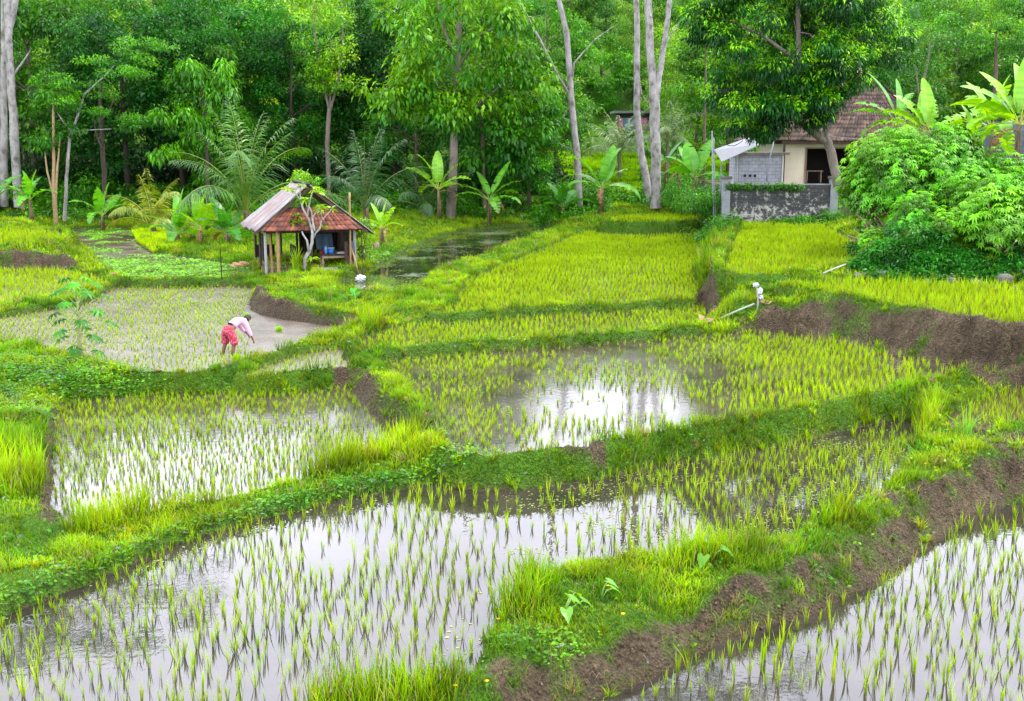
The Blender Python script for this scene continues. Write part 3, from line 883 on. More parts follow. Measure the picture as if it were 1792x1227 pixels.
def crown(name, cl, cr, nl, ll, pal, seed, mat=None, flat=.6, droop=.25, aspect=.42, flush=0, flushpal=None, center=None, hi=.5, jit=.5):
    """leaf mass made of small leaves gathered in clumps"""
    r = np.random.default_rng(seed)
    K = len(cl); cl = np.asarray(cl, float)
    cr = np.asarray(cr) * np.ones(K)
    idx = np.repeat(np.arange(K), nl)
    n = len(idx)
    v = r.normal(0, 1, (n, 3)); v /= np.linalg.norm(v, axis=1, keepdims=True)
    rad = r.uniform(.25, 1.05, (n, 1)) ** .7
    off = v * rad * cr[idx][:, None]; off[:, 2] *= flat
    off[:, 2] -= .25 * cr[idx] * (off[:, 0] ** 2 + off[:, 1] ** 2) / cr[idx] ** 2 * droop * 2
    pos = cl[idx] + off
    ax = v * .9 + r.normal(0, jit, (n, 3)); ax[:, 2] -= droop * 1.6
    nr = v * .5 + r.normal(0, jit, (n, 3)); nr[:, 2] += 1.0
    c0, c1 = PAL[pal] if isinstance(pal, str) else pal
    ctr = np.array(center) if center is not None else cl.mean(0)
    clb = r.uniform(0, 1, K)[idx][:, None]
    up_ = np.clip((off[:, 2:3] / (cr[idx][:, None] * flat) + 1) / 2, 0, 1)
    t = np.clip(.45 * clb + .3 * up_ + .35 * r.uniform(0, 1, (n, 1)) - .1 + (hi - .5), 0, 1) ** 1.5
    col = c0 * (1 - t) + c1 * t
    if flush:
        f0, f1 = PAL[flushpal or 'lime']
        isf = (r.uniform(0, 1, K) < flush)[idx] & (up_[:, 0] > .38) & (rad[:, 0] > .55) & (vnoise(pos[:, 0] * 2.2, pos[:, 2] * 2.2 + pos[:, 1], 3) > .34)
        tt = r.uniform(0, 1, (n, 1))
        col[isf] = (f0 * (1 - tt) + f1 * tt)[isf]
    L_ = ll * r.uniform(.6, 1.25, n)
    V, F, C = leaves(pos, ax, nr, L_, L_ * aspect, col, droop=droop * .5)
    return mesh_np(name, V, F, C, mats=[mat or M_LEAF])

def limbs(name, trunk, trad, tips, mat, seed, n=8, br=.3, frac=.5, start=.35, tipr=.03):
    """tapered trunk with limbs to the given tips, one mesh"""
    r = random.Random(seed)
    mb = MB()
    mb.tube(trunk, trad, n)
    tp = [Vector(p) for p in trunk]
    for t in tips:
        t = Vector(t)
        # leave the trunk at the highest point clearly below the tip
        best = None
        for i in range(len(tp) - 1):
            for k in range(4):
                q = tp[i].lerp(tp[i + 1], k / 4); rr = trad[i] + (trad[i + 1] - trad[i]) * k / 4
                if q.z < t.z - (t.xy - q.xy).length * .35 and q.z > tp[0].z + (tp[-1].z - tp[0].z) * start:
                    best = (q, rr)
        if best is None:
            best = (tp[len(tp) // 2], trad[len(tp) // 2])
        q, rr = best
        m1 = q.lerp(t, .35) + Vector((r.uniform(-.3, .3), r.uniform(-.3, .3), .25)) * br * 2
        m2 = q.lerp(t, .7) + Vector((r.uniform(-.3, .3), r.uniform(-.3, .3), .2)) * br * 2
        r0 = min(rr * .55, .16)
        mb.tube([q, m1, m2, t], [r0, r0 * .7, r0 * .45, tipr], 5, cap=False)
    return mb.mesh(name, mat, smooth=True)

def spread(r, cl, k):
    return [tuple(cl[i]) for i in r.choice(len(cl), min(k, len(cl)), replace=False)]

# ------------------------------------------------------------------ forest tree kinds (built at the origin)
KIND = {}; KH = {}
def forest_kind(key, height, width, low, K, nl, ll, pal, seed, cr=(.9, 1.5), flat=.65, droop=.25, aspect=.45, bark=None, flush=0, surf=.45, nb=12, trr=.2, mat=None, hi=.5, lump=.3):
    r = np.random.default_rng(seed)
    c = (0, 0, (height + low) / 2)
    cl = ellip(r, K, c, (width / 2, width / 2, (height - low) / 2), surf, lump)
    crd = r.uniform(cr[0], cr[1], K)
    bx, by = r.uniform(-.5, .5, 2)
    tr = [(0, 0, -.5), (bx * .3, by * .3, height * .25), (bx, by, height * .5), (bx * .5, by * .8, height * .82)]
    tm = limbs("trunk", tr, [trr * 1.25, trr, trr * .7, .05], spread(r, cl, nb), bark or M_BARK, seed)
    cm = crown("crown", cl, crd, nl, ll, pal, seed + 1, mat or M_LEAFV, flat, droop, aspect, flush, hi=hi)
    KIND[key] = (tm, cm); KH[key] = height

forest_kind('dark_a', 15.5, 9.5, 1.5, 95, 190, .34, 'dark', 11, bark=M_DARKB)
forest_kind('dark_b', 17, 8.5, 2.5, 85, 190, .30, 'dark', 12, bark=M_DARKB, flush=.12)
forest_kind('mid_a', 15.5, 9, 2, 85, 180, .33, 'mid', 13, flush=.15)
forest_kind('mid_b', 17, 8, 3, 75, 180, .42, 'mid', 14, droop=.5, aspect=.38, surf=.5)
forest_kind('lite_a', 14, 8.5, 2, 70, 170, .32, 'lite', 15, flush=.25, surf=.5)
forest_kind('lite_b', 12, 7, 2.5, 46, 200, .26, 'lite', 16, flat=.35, cr=(1.1, 1.8), bark=M_BARKG, surf=.4)
forest_kind('blue_a', 13, 9, 1.5, 60, 170, .34, 'blue', 17, flat=.5)
forest_kind('far_a', 12, 10, 1, 60, 120, .55, 'far', 18, cr=(1.1, 1.9))
forest_kind('far_b', 14, 9, 1, 55, 120, .55, 'lite', 19, cr=(1.1, 1.8), hi=.4)
forest_kind('far_c', 13, 11, 1, 60, 120, .5, 'mid', 20, cr=(1.2, 2.0))

def put_tree(kind, px, Y, s, rz, label, group=None, dz=0, cat="tree", sx=1.0):
    x, y, z = on(px, Y)
    Hk = KH[kind]
    if 130 < px < 1290:   # the wood keeps a low skyline here
        s = min(s, ((.137 if Y < 120 else .15) * Y + CZ - z - dz) / (Hk + 1.2))
    t = empty("forest_tree", (x, y, z + dz), rz, label, cat, group)
    tm, cm = KIND[kind]
    link("trunk", tm, t); link("crown", cm, t)
    t.scale = (s * sx, s * sx, s)
    return t

# named individuals along the forest edge
EDGE = [
 ('mid_a', -120, 84, 1.0, 0, "leafy green tree just left of the twin pale trunks"),
 ('mid_b', 62, 88, 1.0, 1, "mid green tree right behind the twin pale trunks"),
 ('lite_b', 165, 92, 1.05, 2, "airy light green tree behind the three tan stems"),
 ('dark_a', 225, 85, .98, 3, "dark dense tree to the right of the feathery leaning tree"),
 ('dark_b', 322, 86, .98, 4, "very dark glossy tree above the clump of banana leaves"),
 ('mid_b', 372, 82.5, .72, 5, "smaller tree with drooping leaves left of the large young palm"),
 ('dark_a', 425, 89, 1.0, 1, "dark tree standing behind the large young palm"),
 ('mid_a', 475, 93, 1.02, 2, "tall bright-topped tree between large palm and hut"),
 ('dark_b', 520, 86, .8, 3, "dark tree right behind the hut ridge"),
 ('dark_a', 690, 88, .96, 4, "dark tree behind the palm to the right of the hut"),
 ('dark_b', 640, 90, .98, .5, "tall dark tree between the slender forked tree and the large-leaved tree"),
 ('blue_a', 730, 84, .8, 2, "low bluish green tree left of the brown trunk"),
 ('dark_a', 860, 85, .66, 3, "dark round tree right behind the large-leaved tree"),
 ('mid_b', 925, 82, .60, 1, "drooping leaved tree between the brown trunk and thin pale trunk"),
 ('mid_a', 975, 90, .62, 2.5, "green tree whose crown meets the thin pale trunk"),
 ('dark_b', 905, 92, .66, 2.9, "tall dark tree seen over the pond's far end"),
]
for k, px, Y, s, rz, lab in EDGE:
    put_tree(k, px, Y, s * .93, rz, lab, "trees along the forest edge", sx=1.1)
BACK = [
 ('lite_a', 1215, 97, .9, 1, "light green tree behind the upright banana by the yard pole"),
 ('mid_a', 1275, 92, .95, 2, "green tree at the left shoulder of the big round mango crown"),
 ('lite_b', 1180, 105, .8, 3, "airy light tree behind the forked pale trunk"),
 ('blue_a', 1545, 88, .85, 4, "bluish green tree just right of the house roof peak"),
 ('far_a', 1600, 96, .85, 5, "pale hazy green tree behind the tattered banana plants"),
 ('blue_a', 1660, 104, .9, 1, "soft grey-green tree behind the right banana clump"),
 ('mid_a', 1740, 94, .8, 2, "bushy green tree above the largest banana plant"),
 ('dark_a', 1800, 100, .9, 3, "dark tree at the far right behind the block wall"),
 ('lite_a', 1700, 112, 1.0, 4, "yellow-green tree high on the slope behind the bananas"),
 ('mid_b', 1450, 95, 1.0, .4, "tree rising behind the tiled roof and mango crown"),
]
for k, px, Y, s, rz, lab in BACK:
    put_tree(k, px, Y, s, rz, lab, "trees behind the house and gardens")
rr = random.Random(3)
kinds = ['far_a', 'far_b', 'far_c', 'mid_a', 'lite_a', 'blue_a']
for Y, step, px0 in ((104, 170, -260), (118, 140, -220), (136, 120, -260), (168, 85, -300), (198, 75, -340), (230, 62, -380)):
    px = px0
    while px < 2080:
        if not (Y < 160 and 850 < px < 1255) and not (Y < 110 and px > 1200):
            put_tree(rr.choice(kinds if Y > 110 else ['dark_a', 'mid_a', 'far_c', 'dark_b']), px + rr.uniform(-30, 30), Y + rr.uniform(-4, 4), rr.uniform(.72, .9) * (1.15 if Y > 160 else 1) if Y > 110 else rr.uniform(.8, .92), rr.uniform(0, 6),
                     "leafy tree of the unbroken wood on the rising slope behind", "trees of the wood on the slope behind")
        px += step

# ------------------------------------------------------------------ particular trees
def px_line(pts, Y):
    return [py_(a, b, Y) for a, b in pts]

def special(name, label, basepx, Y, trunks, clumps, crk, barkm, seed, ell=None, cat="tree", tips=12):
    """trunks: list of (photo points, radii) standing in the plane y = Y"""
    x0, y0, z0 = on(basepx, Y)
    t = empty(name, (x0, y0, z0), 0, label, cat)
    mb = MB(); r = random.Random(seed)
    for pts, rad in trunks:
        P = px_line(pts, Y)
        P = [(p[0] - x0, p[1] - y0 + .15 * math.sin(i * 1.7 + seed), p[2] - z0) for i, p in enumerate(P)]
        # subdivide with a slight wander
        Q = []; Rr = []
        for i in range(len(P) - 1):
            for k in range(4):
                f = k / 4
                w = rad[i] * .12
                Q.append(tuple(P[i][j] * (1 - f) + P[i + 1][j] * f + r.uniform(-w, w) for j in range(3))); Rr.append((rad[i] * (1 - f) + rad[i + 1] * f) * r.uniform(.95, 1.06))
        Q.append(P[-1]); Rr.append(rad[-1])
        mb.tube(Q, Rr, 12, cap=False)
    if clumps is not None:
        tp = MB()
    me = mb.mesh("trunk", barkm, smooth=True); link("trunk", me, t)
    if clumps is not None:
        cl = np.array(clumps) - np.array([x0, y0, z0])
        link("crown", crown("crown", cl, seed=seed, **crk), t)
    return t

def clumps_px(r, K, pxc, pyc, Y, rx, rz, ryy=None, surf=.3, lump=.3):
    c = py_(pxc, pyc, Y)
    return ellip(r, K, c, (rx, ryy or rx, rz), surf, lump)

r = np.random.default_rng(91)
# tall pale trunks with high airy crowns
sg = dict(cr=1.5, nl=170, ll=.26, pal='mid', flat=.3, droop=.1, aspect=.5, hi=.55, mat=M_LEAF)
sg2 = dict(sg)
Ytr = 80
special("pale_trunk_tree", "tall pale grey tree, the left one of the twin trunks at the left edge", 8, 82,
        [([(7, 362), (6, 200), (9, 60), (4, -160), (0, -330)], [.29, .25, .22, .2, .1])],
        clumps_px(r, 46, -60, -330, 82, 9, 3.5), sg, M_PALE, 1)
special("pale_trunk_tree", "tall pale grey tree forking near the top, right one of the left edge's twin trunks", 30, 81,
        [([(30, 362), (24, 200), (16, 60), (14, 35)], [.34, .29, .24, .24]), ([(15, 45), (26, 15), (34, -40), (45, -300)], [.26, .2, .2, .08]), ([(15, 45), (12, -60), (-5, -300)], [.28, .24, .08]),
         ([(23, 130), (40, 110), (57, 85)], [.1, .07, .03])],
        clumps_px(r, 60, 60, -330, 81, 10, 3.5), sg, M_PALE, 2)
special("pale_trunk_tree", "slender pale tree with a long bare side branch, left of the other pale trunks", 1013, 81,
        [([(1014, 372), (1010, 280), (1000, 180), (992, 60), (975, -10), (968, -440)], [.27, .25, .22, .2, .17, .06]),
         ([(997, 166), (975, 130), (945, 70), (905, -5), (880, -90)], [.11, .1, .09, .07, .03]),
         ([(998, 160), (1005, 110), (1040, 70), (1075, 45)], [.07, .06, .04, .02]),
         ([(1009, 265), (985, 255), (962, 240)], [.05, .04, .02]), ([(1003, 215), (985, 205), (990, 195), (1008, 178)], [.04, .035, .03, .02])],
        clumps_px(r, 34, 960, -470, 81, 4.5, 2.5), dict(sg, nl=110, pal='lite'), M_PALE, 3)
special("pale_trunk_tree", "pale tree leaning left at its foot, between slender and forked pale trunks", 1134, 80,
        [([(1137, 356), (1130, 310), (1120, 260), (1115, 190), (1114, 60), (1113, -60), (1112, -440)], [.30, .27, .26, .24, .2, .18, .06]),
         ([(1115, 120), (1123, 165), (1131, 178)], [.03, .04, .05])],
        clumps_px(r, 40, 1110, -470, 80, 7, 3.5), sg, M_PALE, 4)
special("pale_trunk_tree", "thickest pale tree, its trunk forking into two tall limbs", 1147, 78,
        [([(1147, 366), (1148, 300), (1147, 220), (1145, 165)], [.38, .34, .34, .36]),
         ([(1144, 178), (1139, 100), (1134, 0), (1130, -430)], [.30, .27, .24, .06]),
         ([(1146, 172), (1156, 120), (1165, 60), (1172, 0), (1205, -420)], [.26, .2, .18, .16, .05]),
         ([(1166, 75), (1178, 55), (1190, 38)], [.05, .04, .02]), ([(1138, 30), (1133, -10)], [.1, .05])],
        clumps_px(r, 70, 1250, -450, 78, 9, 3.5), sg, M_PALE, 5)
# trees with crowns inside the picture
lf = dict(cr=1.15, nl=85, ll=.40, pal='lite', flat=.7, droop=.5, aspect=.52, hi=.45, mat=M_LEAF, flush=.1, jit=.35)
cl = np.concatenate([clumps_px(r, 62, 802, 50, 77, 5.1, 3.5, 4, .35), clumps_px(r, 16, 745, 130, 76.5, 3.0, 2.6, 2, .3), clumps_px(r, 24, 880, 150, 78, 3.6, 2.8, 2.4, .4), clumps_px(r, 9, 700, 165, 76, 2.2, .9, 1.5, .3), clumps_px(r, 9, 790, 185, 76, 1.6, 1.2, 1.2, .3)])
special("large_leaved_tree", "tall straight brown tree with large drooping yellow-green leaves beyond the pond", 791, 77,
        [([(789, 386), (793, 300), (796, 220), (800, 120), (803, 60), (806, -150)], [.36, .30, .27, .22, .19, .06]),
         ([(801, 110), (780, 60), (768, 10), (758, -60)], [.12, .1, .08, .03]), ([(801, 120), (840, 60), (900, 35), (945, 28)], [.1, .08, .06, .03]), ([(797, 160), (850, 110), (910, 95)], [.08, .06, .03]),
         ([(797, 215), (840, 180), (900, 130)], [.08, .06, .02]), ([(797, 200), (740, 170), (690, 160)], [.08, .05, .02])],
        cl, lf, M_BARKG, 6)
special("slender_tree", "slender tree with dark mottled trunk just right of the large-leaved tree", 848, 79,
        [([(850, 380), (846, 300), (843, 200), (842, 100), (846, -80)], [.17, .15, .13, .12, .05])],
        clumps_px(r, 26, 865, 225, 78.5, 3.4, 3.0, 2, .3), dict(lf, pal='mid', ll=.4, nl=90), M_BARK, 7)
special("slender_tree", "slender grey tree forking high above the hut roof", 577, 84,
        [([(577, 372), (573, 250), (577, 190)], [.2, .17, .16]), ([(576, 195), (563, 130), (552, 60), (548, -60)], [.11, .09, .07, .03]), ([(577, 195), (590, 150), (600, 90), (600, -20)], [.11, .1, .07, .03]),
         ([(577, 192), (580, 120), (578, 60)], [.08, .06, .03])],
        np.concatenate([clumps_px(r, 34, 560, 40, 84, 3.3, 4.2, 2.5, .2), clumps_px(r, 10, 585, 120, 84, 2, 1.8, 1.6, .2)]), dict(cr=.95, nl=150, ll=.26, pal='lite', flat=.6, droop=.2, aspect=.45, hi=.55, mat=M_LEAF, flush=.2), M_BARKG, 8)
special("feathery_tree", "small pale-stemmed tree leaning right with flat feathery leaf layers, left part of the forest edge", 113, 76,
        [([(113, 386), (118, 310), (123, 235), (128, 225)], [.14, .11, .1, .1]), ([(127, 228), (140, 195), (148, 165), (180, 135), (200, 115)], [.09, .08, .07, .05, .02]),
         ([(125, 232), (110, 210), (100, 196)], [.06, .05, .02]), ([(127, 232), (150, 228), (195, 226)], [.05, .04, .02])],
        np.concatenate([clumps_px(r, 13, 215, 110, 76, 2.6, 1.0, 1.8, .2), clumps_px(r, 10, 150, 175, 76, 2.2, 1.3, 1.6, .2), clumps_px(r, 7, 230, 215, 76, 1.3, .5, 1.2, .2), clumps_px(r, 8, 250, 85, 76, 1.5, .6, 1.2, .2), clumps_px(r, 8, 95, 165, 75, 1.5, 1.2, 1.2, .2)]),
        dict(cr=.8, nl=150, ll=.2, pal='mid', flat=.28, droop=.1, aspect=.4, hi=.6, mat=M_LEAF), M_PALE, 9)
special("tan_stemmed_tree", "cluster of straight tan stems between the small bananas and the feathery tree", 97, 75,
        [([(99, 390), (95, 330), (93, 240), (92, 160)], [.16, .13, .1, .06]), ([(98, 350), (102, 290), (104, 240)], [.09, .07, .04]), ([(96, 350), (84, 300), (76, 255)], [.07, .06, .03])],
        np.concatenate([clumps_px(r, 9, 92, 150, 75, 1.4, 1.0, 1.1, .2), clumps_px(r, 6, 75, 240, 75, 1.1, .7, 1, .2), clumps_px(r, 4, 108, 220, 75, .8, .5, .8, .2)]),
        dict(cr=.7, nl=70, ll=.34, pal='mid', flat=.4, droop=.35, aspect=.35, mat=M_LEAF), M_TAN, 10)
special("dark_trunk_tree", "thin dark trunk standing in the shade left of the banana clump", 183, 80,
        [([(186, 384), (182, 300), (177, 240), (175, 180), (180, 120)], [.2, .17, .15, .12, .05]), ([(180, 260), (168, 235), (162, 200)], [.08, .06, .03]), ([(177, 215), (192, 190), (202, 170)], [.07, .05, .02])],
        clumps_px(r, 14, 165, 90, 81, 3, 2.5, 2, .3), dict(cr=1.1, nl=150, ll=.28, pal='dark', mat=M_LEAF), M_DARKB, 11)
special("drooping_leaf_tree", "small tree with light drooping leaf tufts before the dark wood above banana clump", 362, 78,
        [([(365, 384), (362, 290), (358, 200), (352, 130)], [.15, .12, .1, .05])],
        np.concatenate([clumps_px(r, 7, 362, 120, 77, 1.8, 1.0, 1, .3), clumps_px(r, 6, 400, 170, 77, 1.6, .8, 1, .3), clumps_px(r, 5, 305, 195, 77, 1.4, .6, 1, .3), clumps_px(r, 4, 350, 225, 77, 1.2, .6, 1, .3), clumps_px(r, 3, 280, 262, 77, .9, .4, 1, .3)]),
        dict(cr=.8, nl=62, ll=.42, pal='mid', flat=.6, droop=.7, aspect=.36, hi=.62, mat=M_LEAF, jit=.35), M_DARKB, 12)
special("thin_tree", "thin dark stem with sparse leaf tiers left of the mango crown", 1230, 84,
        [([(1232, 330), (1234, 200), (1235, 110), (1233, 60)], [.11, .09, .07, .03])],
        np.concatenate([clumps_px(r, 5, 1225, 20, 84, 1.6, 1.2, 1.2, .3), clumps_px(r, 5, 1205, 150, 84, 1.8, .5, 1.2, .3), clumps_px(r, 5, 1250, 90, 84, 1.8, .8, 1.2, .3)]),
        dict(cr=.9, nl=90, ll=.3, pal='lite', flat=.35, droop=.3, aspect=.4, mat=M_LEAF), M_BARK, 13)
special("grey_branched_tree", "hazy tree with two bare grey limbs behind the tattered banana plants", 1600, 84,
        [([(1612, 230), (1614, 150), (1622, 110), (1628, 70)], [.16, .12, .08, .03]), ([(1612, 190), (1606, 150), (1600, 110)], [.09, .07, .03])],
        np.concatenate([clumps_px(r, 22, 1630, 35, 84, 3.8, 2.6, 2.2, .2), clumps_px(r, 8, 1600, 130, 84, 1.8, 1.3, 1.6, .2)]),
        dict(cr=1.0, nl=130, ll=.22, pal='blue', flat=.6, droop=.2, aspect=.35, hi=.55, mat=M_LEAF), M_BARKG, 14)
special("round_topped_tree", "rounded bright green tree on the slope above the right banana plants", 1740, 88,
        [([(1741, 180), (1741, 120), (1743, 60)], [.2, .16, .06])],
        clumps_px(r, 30, 1752, 25, 88, 3.8, 3.4, 3, .35), dict(cr=1.05, nl=150, ll=.26, pal='mid', flat=.6, hi=.6, mat=M_LEAF, flush=.2), M_BARK, 15)
# mango tree in the yard
YM = 61
clm = np.concatenate([clumps_px(r, 120, 1395, 40, YM, 4.7, 4.6, 3.6, .62, .2), clumps_px(r, 32, 1325, 170, YM - .6, 2.2, 2.1, 1.8, .5), clumps_px(r, 18, 1412, 150, YM - .6, 2.0, 1.4, 1.8, .5), clumps_px(r, 26, 1500, 70, YM, 2.3, 2.3, 2, .5),
                      clumps_px(r, 14, 1250, 25, YM, 1.2, 1.6, 1.3, .5), clumps_px(r, 3, 1430, 205, YM - .5, .7, .4, .6, .4), clumps_px(r, 4, 1345, 222, YM - .5, .6, .4, .6, .3), clumps_px(r, 40, 1400, -100, YM, 3.6, 2.4, 3, .6)])
special("mango_tree", "big round dark tree with yellow-green leaf tips and crooked trunk beside the house", 1466, YM,
        [([(1467, 328), (1461, 300), (1455, 265), (1448, 247), (1428, 236), (1420, 200), (1400, 120), (1395, -60)], [.26, .25, .24, .24, .22, .2, .16, .06]),
         ([(1450, 252), (1443, 225), (1450, 170), (1490, 60)], [.12, .12, .1, .04]), ([(1425, 236), (1385, 205), (1335, 150)], [.13, .1, .04]), ([(1400, 110), (1330, 60), (1262, 30)], [.12, .08, .03]),
         ([(1435, 78), (1415, 60), (1394, 55), (1390, 35)], [.04, .04, .04, .02])],
        clm, dict(cr=.85, nl=290, ll=.24, pal='dark', flat=.75, droop=.45, aspect=.34, flush=.85, flushpal='flush', hi=.42, mat=M_LEAF, jit=.4), M_BARKG, 16)

# ------------------------------------------------------------------ undergrowth
def bushmass(name, label, spots, seed, pal='mid', ll=.16, n=240, mat=None, cat="undergrowth"):
    r = np.random.default_rng(seed); c = []; cr = []
    for x, y, z, rad in spots:
        k = max(3, int(rad * 4))
        c.append(np.array([x, y, z + rad * .35]) + r.normal(0, rad * .45, (k, 3)) * np.array([1, 1, .5])); cr += list(r.uniform(.35, .6, k) * rad ** .6)
    c = np.concatenate(c); c[:, 2] = np.maximum(c[:, 2], hgt(c[:, 0], c[:, 1]) + .1)
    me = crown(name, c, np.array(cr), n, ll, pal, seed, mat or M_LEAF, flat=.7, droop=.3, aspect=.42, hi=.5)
    return tag(link(name, me), label, cat, kind="stuff")
sp = []
r_ = random.Random(5)
for i in range(240):
    px = r_.uniform(-250, 1250); Y = r_.uniform(77, 86)
    x, y, z = on(px, Y)
    if z > .5: sp.append((x, y, z, r_.uniform(.5, 1.3) * (1.0 if Y < 81 else 1.5)))
bushmass("undergrowth", "tangled green bushes and weeds at the foot of the forest", sp, 31, 'mid', .28, 75)
sp = []
for i in range(150):
    px = r_.uniform(-250, 1000); Y = r_.uniform(86, 97)
    x, y, z = on(px, Y); sp.append((x, y, z, r_.uniform(1.2, 2.6)))
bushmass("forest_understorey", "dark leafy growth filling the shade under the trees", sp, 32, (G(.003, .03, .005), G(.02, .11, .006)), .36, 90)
sp = []
for i in range(90):
    px = r_.uniform(1150, 2000); Y = r_.uniform(79, 92)
    x, y, z = on(px, Y); sp.append((x, y, z, r_.uniform(.8, 1.9)))
bushmass("hedge_growth", "green scrub behind the house and gardens", sp, 33, 'mid', .32, 90)

sp = []
for i in range(230):
    px = r_.uniform(-300, 2050); Y = r_.uniform(100, 180)
    x, y, z = on(px, Y); sp.append((x, y, z, r_.uniform(1.6, 3.2)))
bushmass("hillside_growth", "green growth covering the rising slope behind", sp, 34, 'far', .6, 60)
# grassy terraces seen through the gap between the pale trunks
n = 60000; px = rng.uniform(960, 1270, n); Yq = rng.uniform(83, 104, n)
xq = (px - W_ / 2) / F_ * (Yq * ct + 1.5); zq = hgt(xq, Yq)
kq = (np.sin(Yq * 1.1) > -.75)
xq, yq, zq = xq[kq], Yq[kq], zq[kq]; n = len(xq)
tq = rng.uniform(0, 1, (n, 1)); cq = G(.14, .38, .006) * (1 - tq) + G(.3, .52, .008) * tq
V, Q, T, C = blades(xq, yq, zq, rng.uniform(.25, .6, n), rng.uniform(.05, .1, n), rng.uniform(.1, .6, n), rng.uniform(0, 6.28, n), cq * .4, cq)
tag(link("terrace_grass", mesh_np("terrace_grass", V, [Q, T], C, mats=[M_GRASS])), "bright green grass on small terraces seen between the pale trunks", "grass", kind="stuff")

# ------------------------------------------------------------------ palms
def frond_mesh(length, up, curl, seed, pal, nleaf=46, ll=.75, width=.045, sag=.9):
    """one palm frond leaving the origin along +x; leaflets hang from a bent rib"""
    r = np.random.default_rng(seed)
    t = np.linspace(0, 1, 14)
    ang = up - curl * t ** 1.3
    dx = np.cos(ang) * length / 13; dz = np.sin(ang) * length / 13
    X = np.concatenate([[0], np.cumsum(dx[:-1])]); Z = np.concatenate([[0], np.cumsum(dz[:-1])])
    mb = MB(); mb.tube([(X[i], 0, Z[i]) for i in range(14)], [.045 * (1 - .85 * i / 13) for i in range(14)], 5)
    Vr = np.array(mb.v); Fr = np.array([f for f in mb.f if len(f) == 4])
    lt = np.repeat(np.linspace(.16, .99, nleaf), 2) + r.uniform(-.006, .006, nleaf * 2)
    sd = np.tile([1, -1], nleaf)
    px_ = np.interp(lt, t, X); pz_ = np.interp(lt, t, Z); an = np.interp(lt, t, ang)
    L_ = ll * np.sin(np.clip(lt, 0, 1) ** .8 * math.pi * .93 + .12) ** .6 * r.uniform(.75, 1.1, len(lt))
    fw = .45 + .5 * lt
    ax = np.stack([np.cos(an) * fw, sd * (1 - .45 * lt), np.sin(an) * fw - sag * r.uniform(.25, .9, len(lt))], -1)
    nr = np.stack([-np.sin(an), -sd * .5, np.cos(an)], -1) + r.normal(0, .15, (len(lt), 3))
    c0, c1 = PAL[pal] if isinstance(pal, str) else pal
    tt = r.uniform(0, 1, (len(lt), 1)); col = c0 * (1 - tt) + c1 * tt
    V, F, C = leaves(np.stack([px_, np.zeros_like(px_), pz_], -1), ax, nr, L_, width * (1 + .0 * L_), col, droop=.25)
    rc = np.tile((c1 * .6 + np.array([.10, .09, .01])), (len(Vr), 1))
    return mesh_np("frond", np.concatenate([Vr, V]), np.concatenate([Fr, F + len(Vr)]), np.concatenate([rc, C]), mats=[M_FROND])
PALMC = (G(.02, .10, .012), G(.09, .23, .02)); PALMY = (G(.10, .18, .01), G(.30, .34, .02)); PALMD = (G(.01, .05, .012), G(.035, .12, .02)); PALMG = (G(.09, .17, .06), G(.24, .34, .13))
def palm(label, px, Y, L_, trunk_h, pal, seed, nf=13, upr=(.55, 1.35), deadf=0, vset=((1.4, .9), (1.15, 1.35), (.85, 1.5), (.5, 1.4)), group="coconut palms among the trees"):
    x, y, z = on(px, Y)
    t = empty("coconut_palm", (x, y, z), 0, label, "palm", group)
    r = random.Random(seed)
    mb = MB(); hh = max(trunk_h, .5)
    mb.tube([(0, 0, -.3), (.05, 0, hh * .4), (.02, .05, hh * .8), (0, 0, hh)], [.26, .19, .17, .2] if trunk_h < 2 else [.2, .15, .13, .15], 9)
    mb.build("trunk", M_BARKG if trunk_h >= 2 else M_STEM, t, smooth=True)
    vs = [frond_mesh(L_, u, c, seed * 10 + i, pal, ll=L_ * .2, width=.06) for i, (u, c) in enumerate(vset)]
    for i in range(nf):
        f = i / nf
        o = link("frond", vs[min(3, int(f * 4))], t, (0, 0, hh * .97), i * 2.4 + r.uniform(-.3, .3), r.uniform(.8, 1.08))
    return t
palm("large young coconut palm with upright feathery fronds left of the hut", 432, 63, 6.4, 1.5, PALMC, 41, 17, vset=((1.5, .55), (1.35, .9), (1.1, 1.3), (.7, 1.6)))
palm("small yellowing palm at the left of the banana clump", 268, 69, 4.3, .6, PALMY, 42, 11)
palm("dark young palm rising behind the hut's right eave", 640, 66, 5.2, 1.2, PALMD, 43, 13, vset=((1.5, .55), (1.3, 1.0), (1.0, 1.3), (.6, 1.5)))
palm("shaded palm at the foot of the brown straight tree", 742, 76, 4.6, .6, PALMD, 44, 12)
palm("grey-green palm in the gap left of the far building with laundry", 1083, 92, 4.6, 2.2, PALMG, 45, 15)
palm("palm with dried yellow fronds just right of the thick forked pale trunk", 1166, 90, 4.0, 3.4, PALMG, 46, 13)
palm("pale palm far back just right of the twin pale trunks", 46, 90, 4.6, 4.4, PALMG, 47, 12)
palm("palm with rusty hanging fronds on the slope above the right bananas", 1690, 100, 4.5, 4.5, PALMC, 48, 13)
palm("palm at the right behind the house roof", 1585, 92, 4.0, 3.0, PALMG, 49, 12)

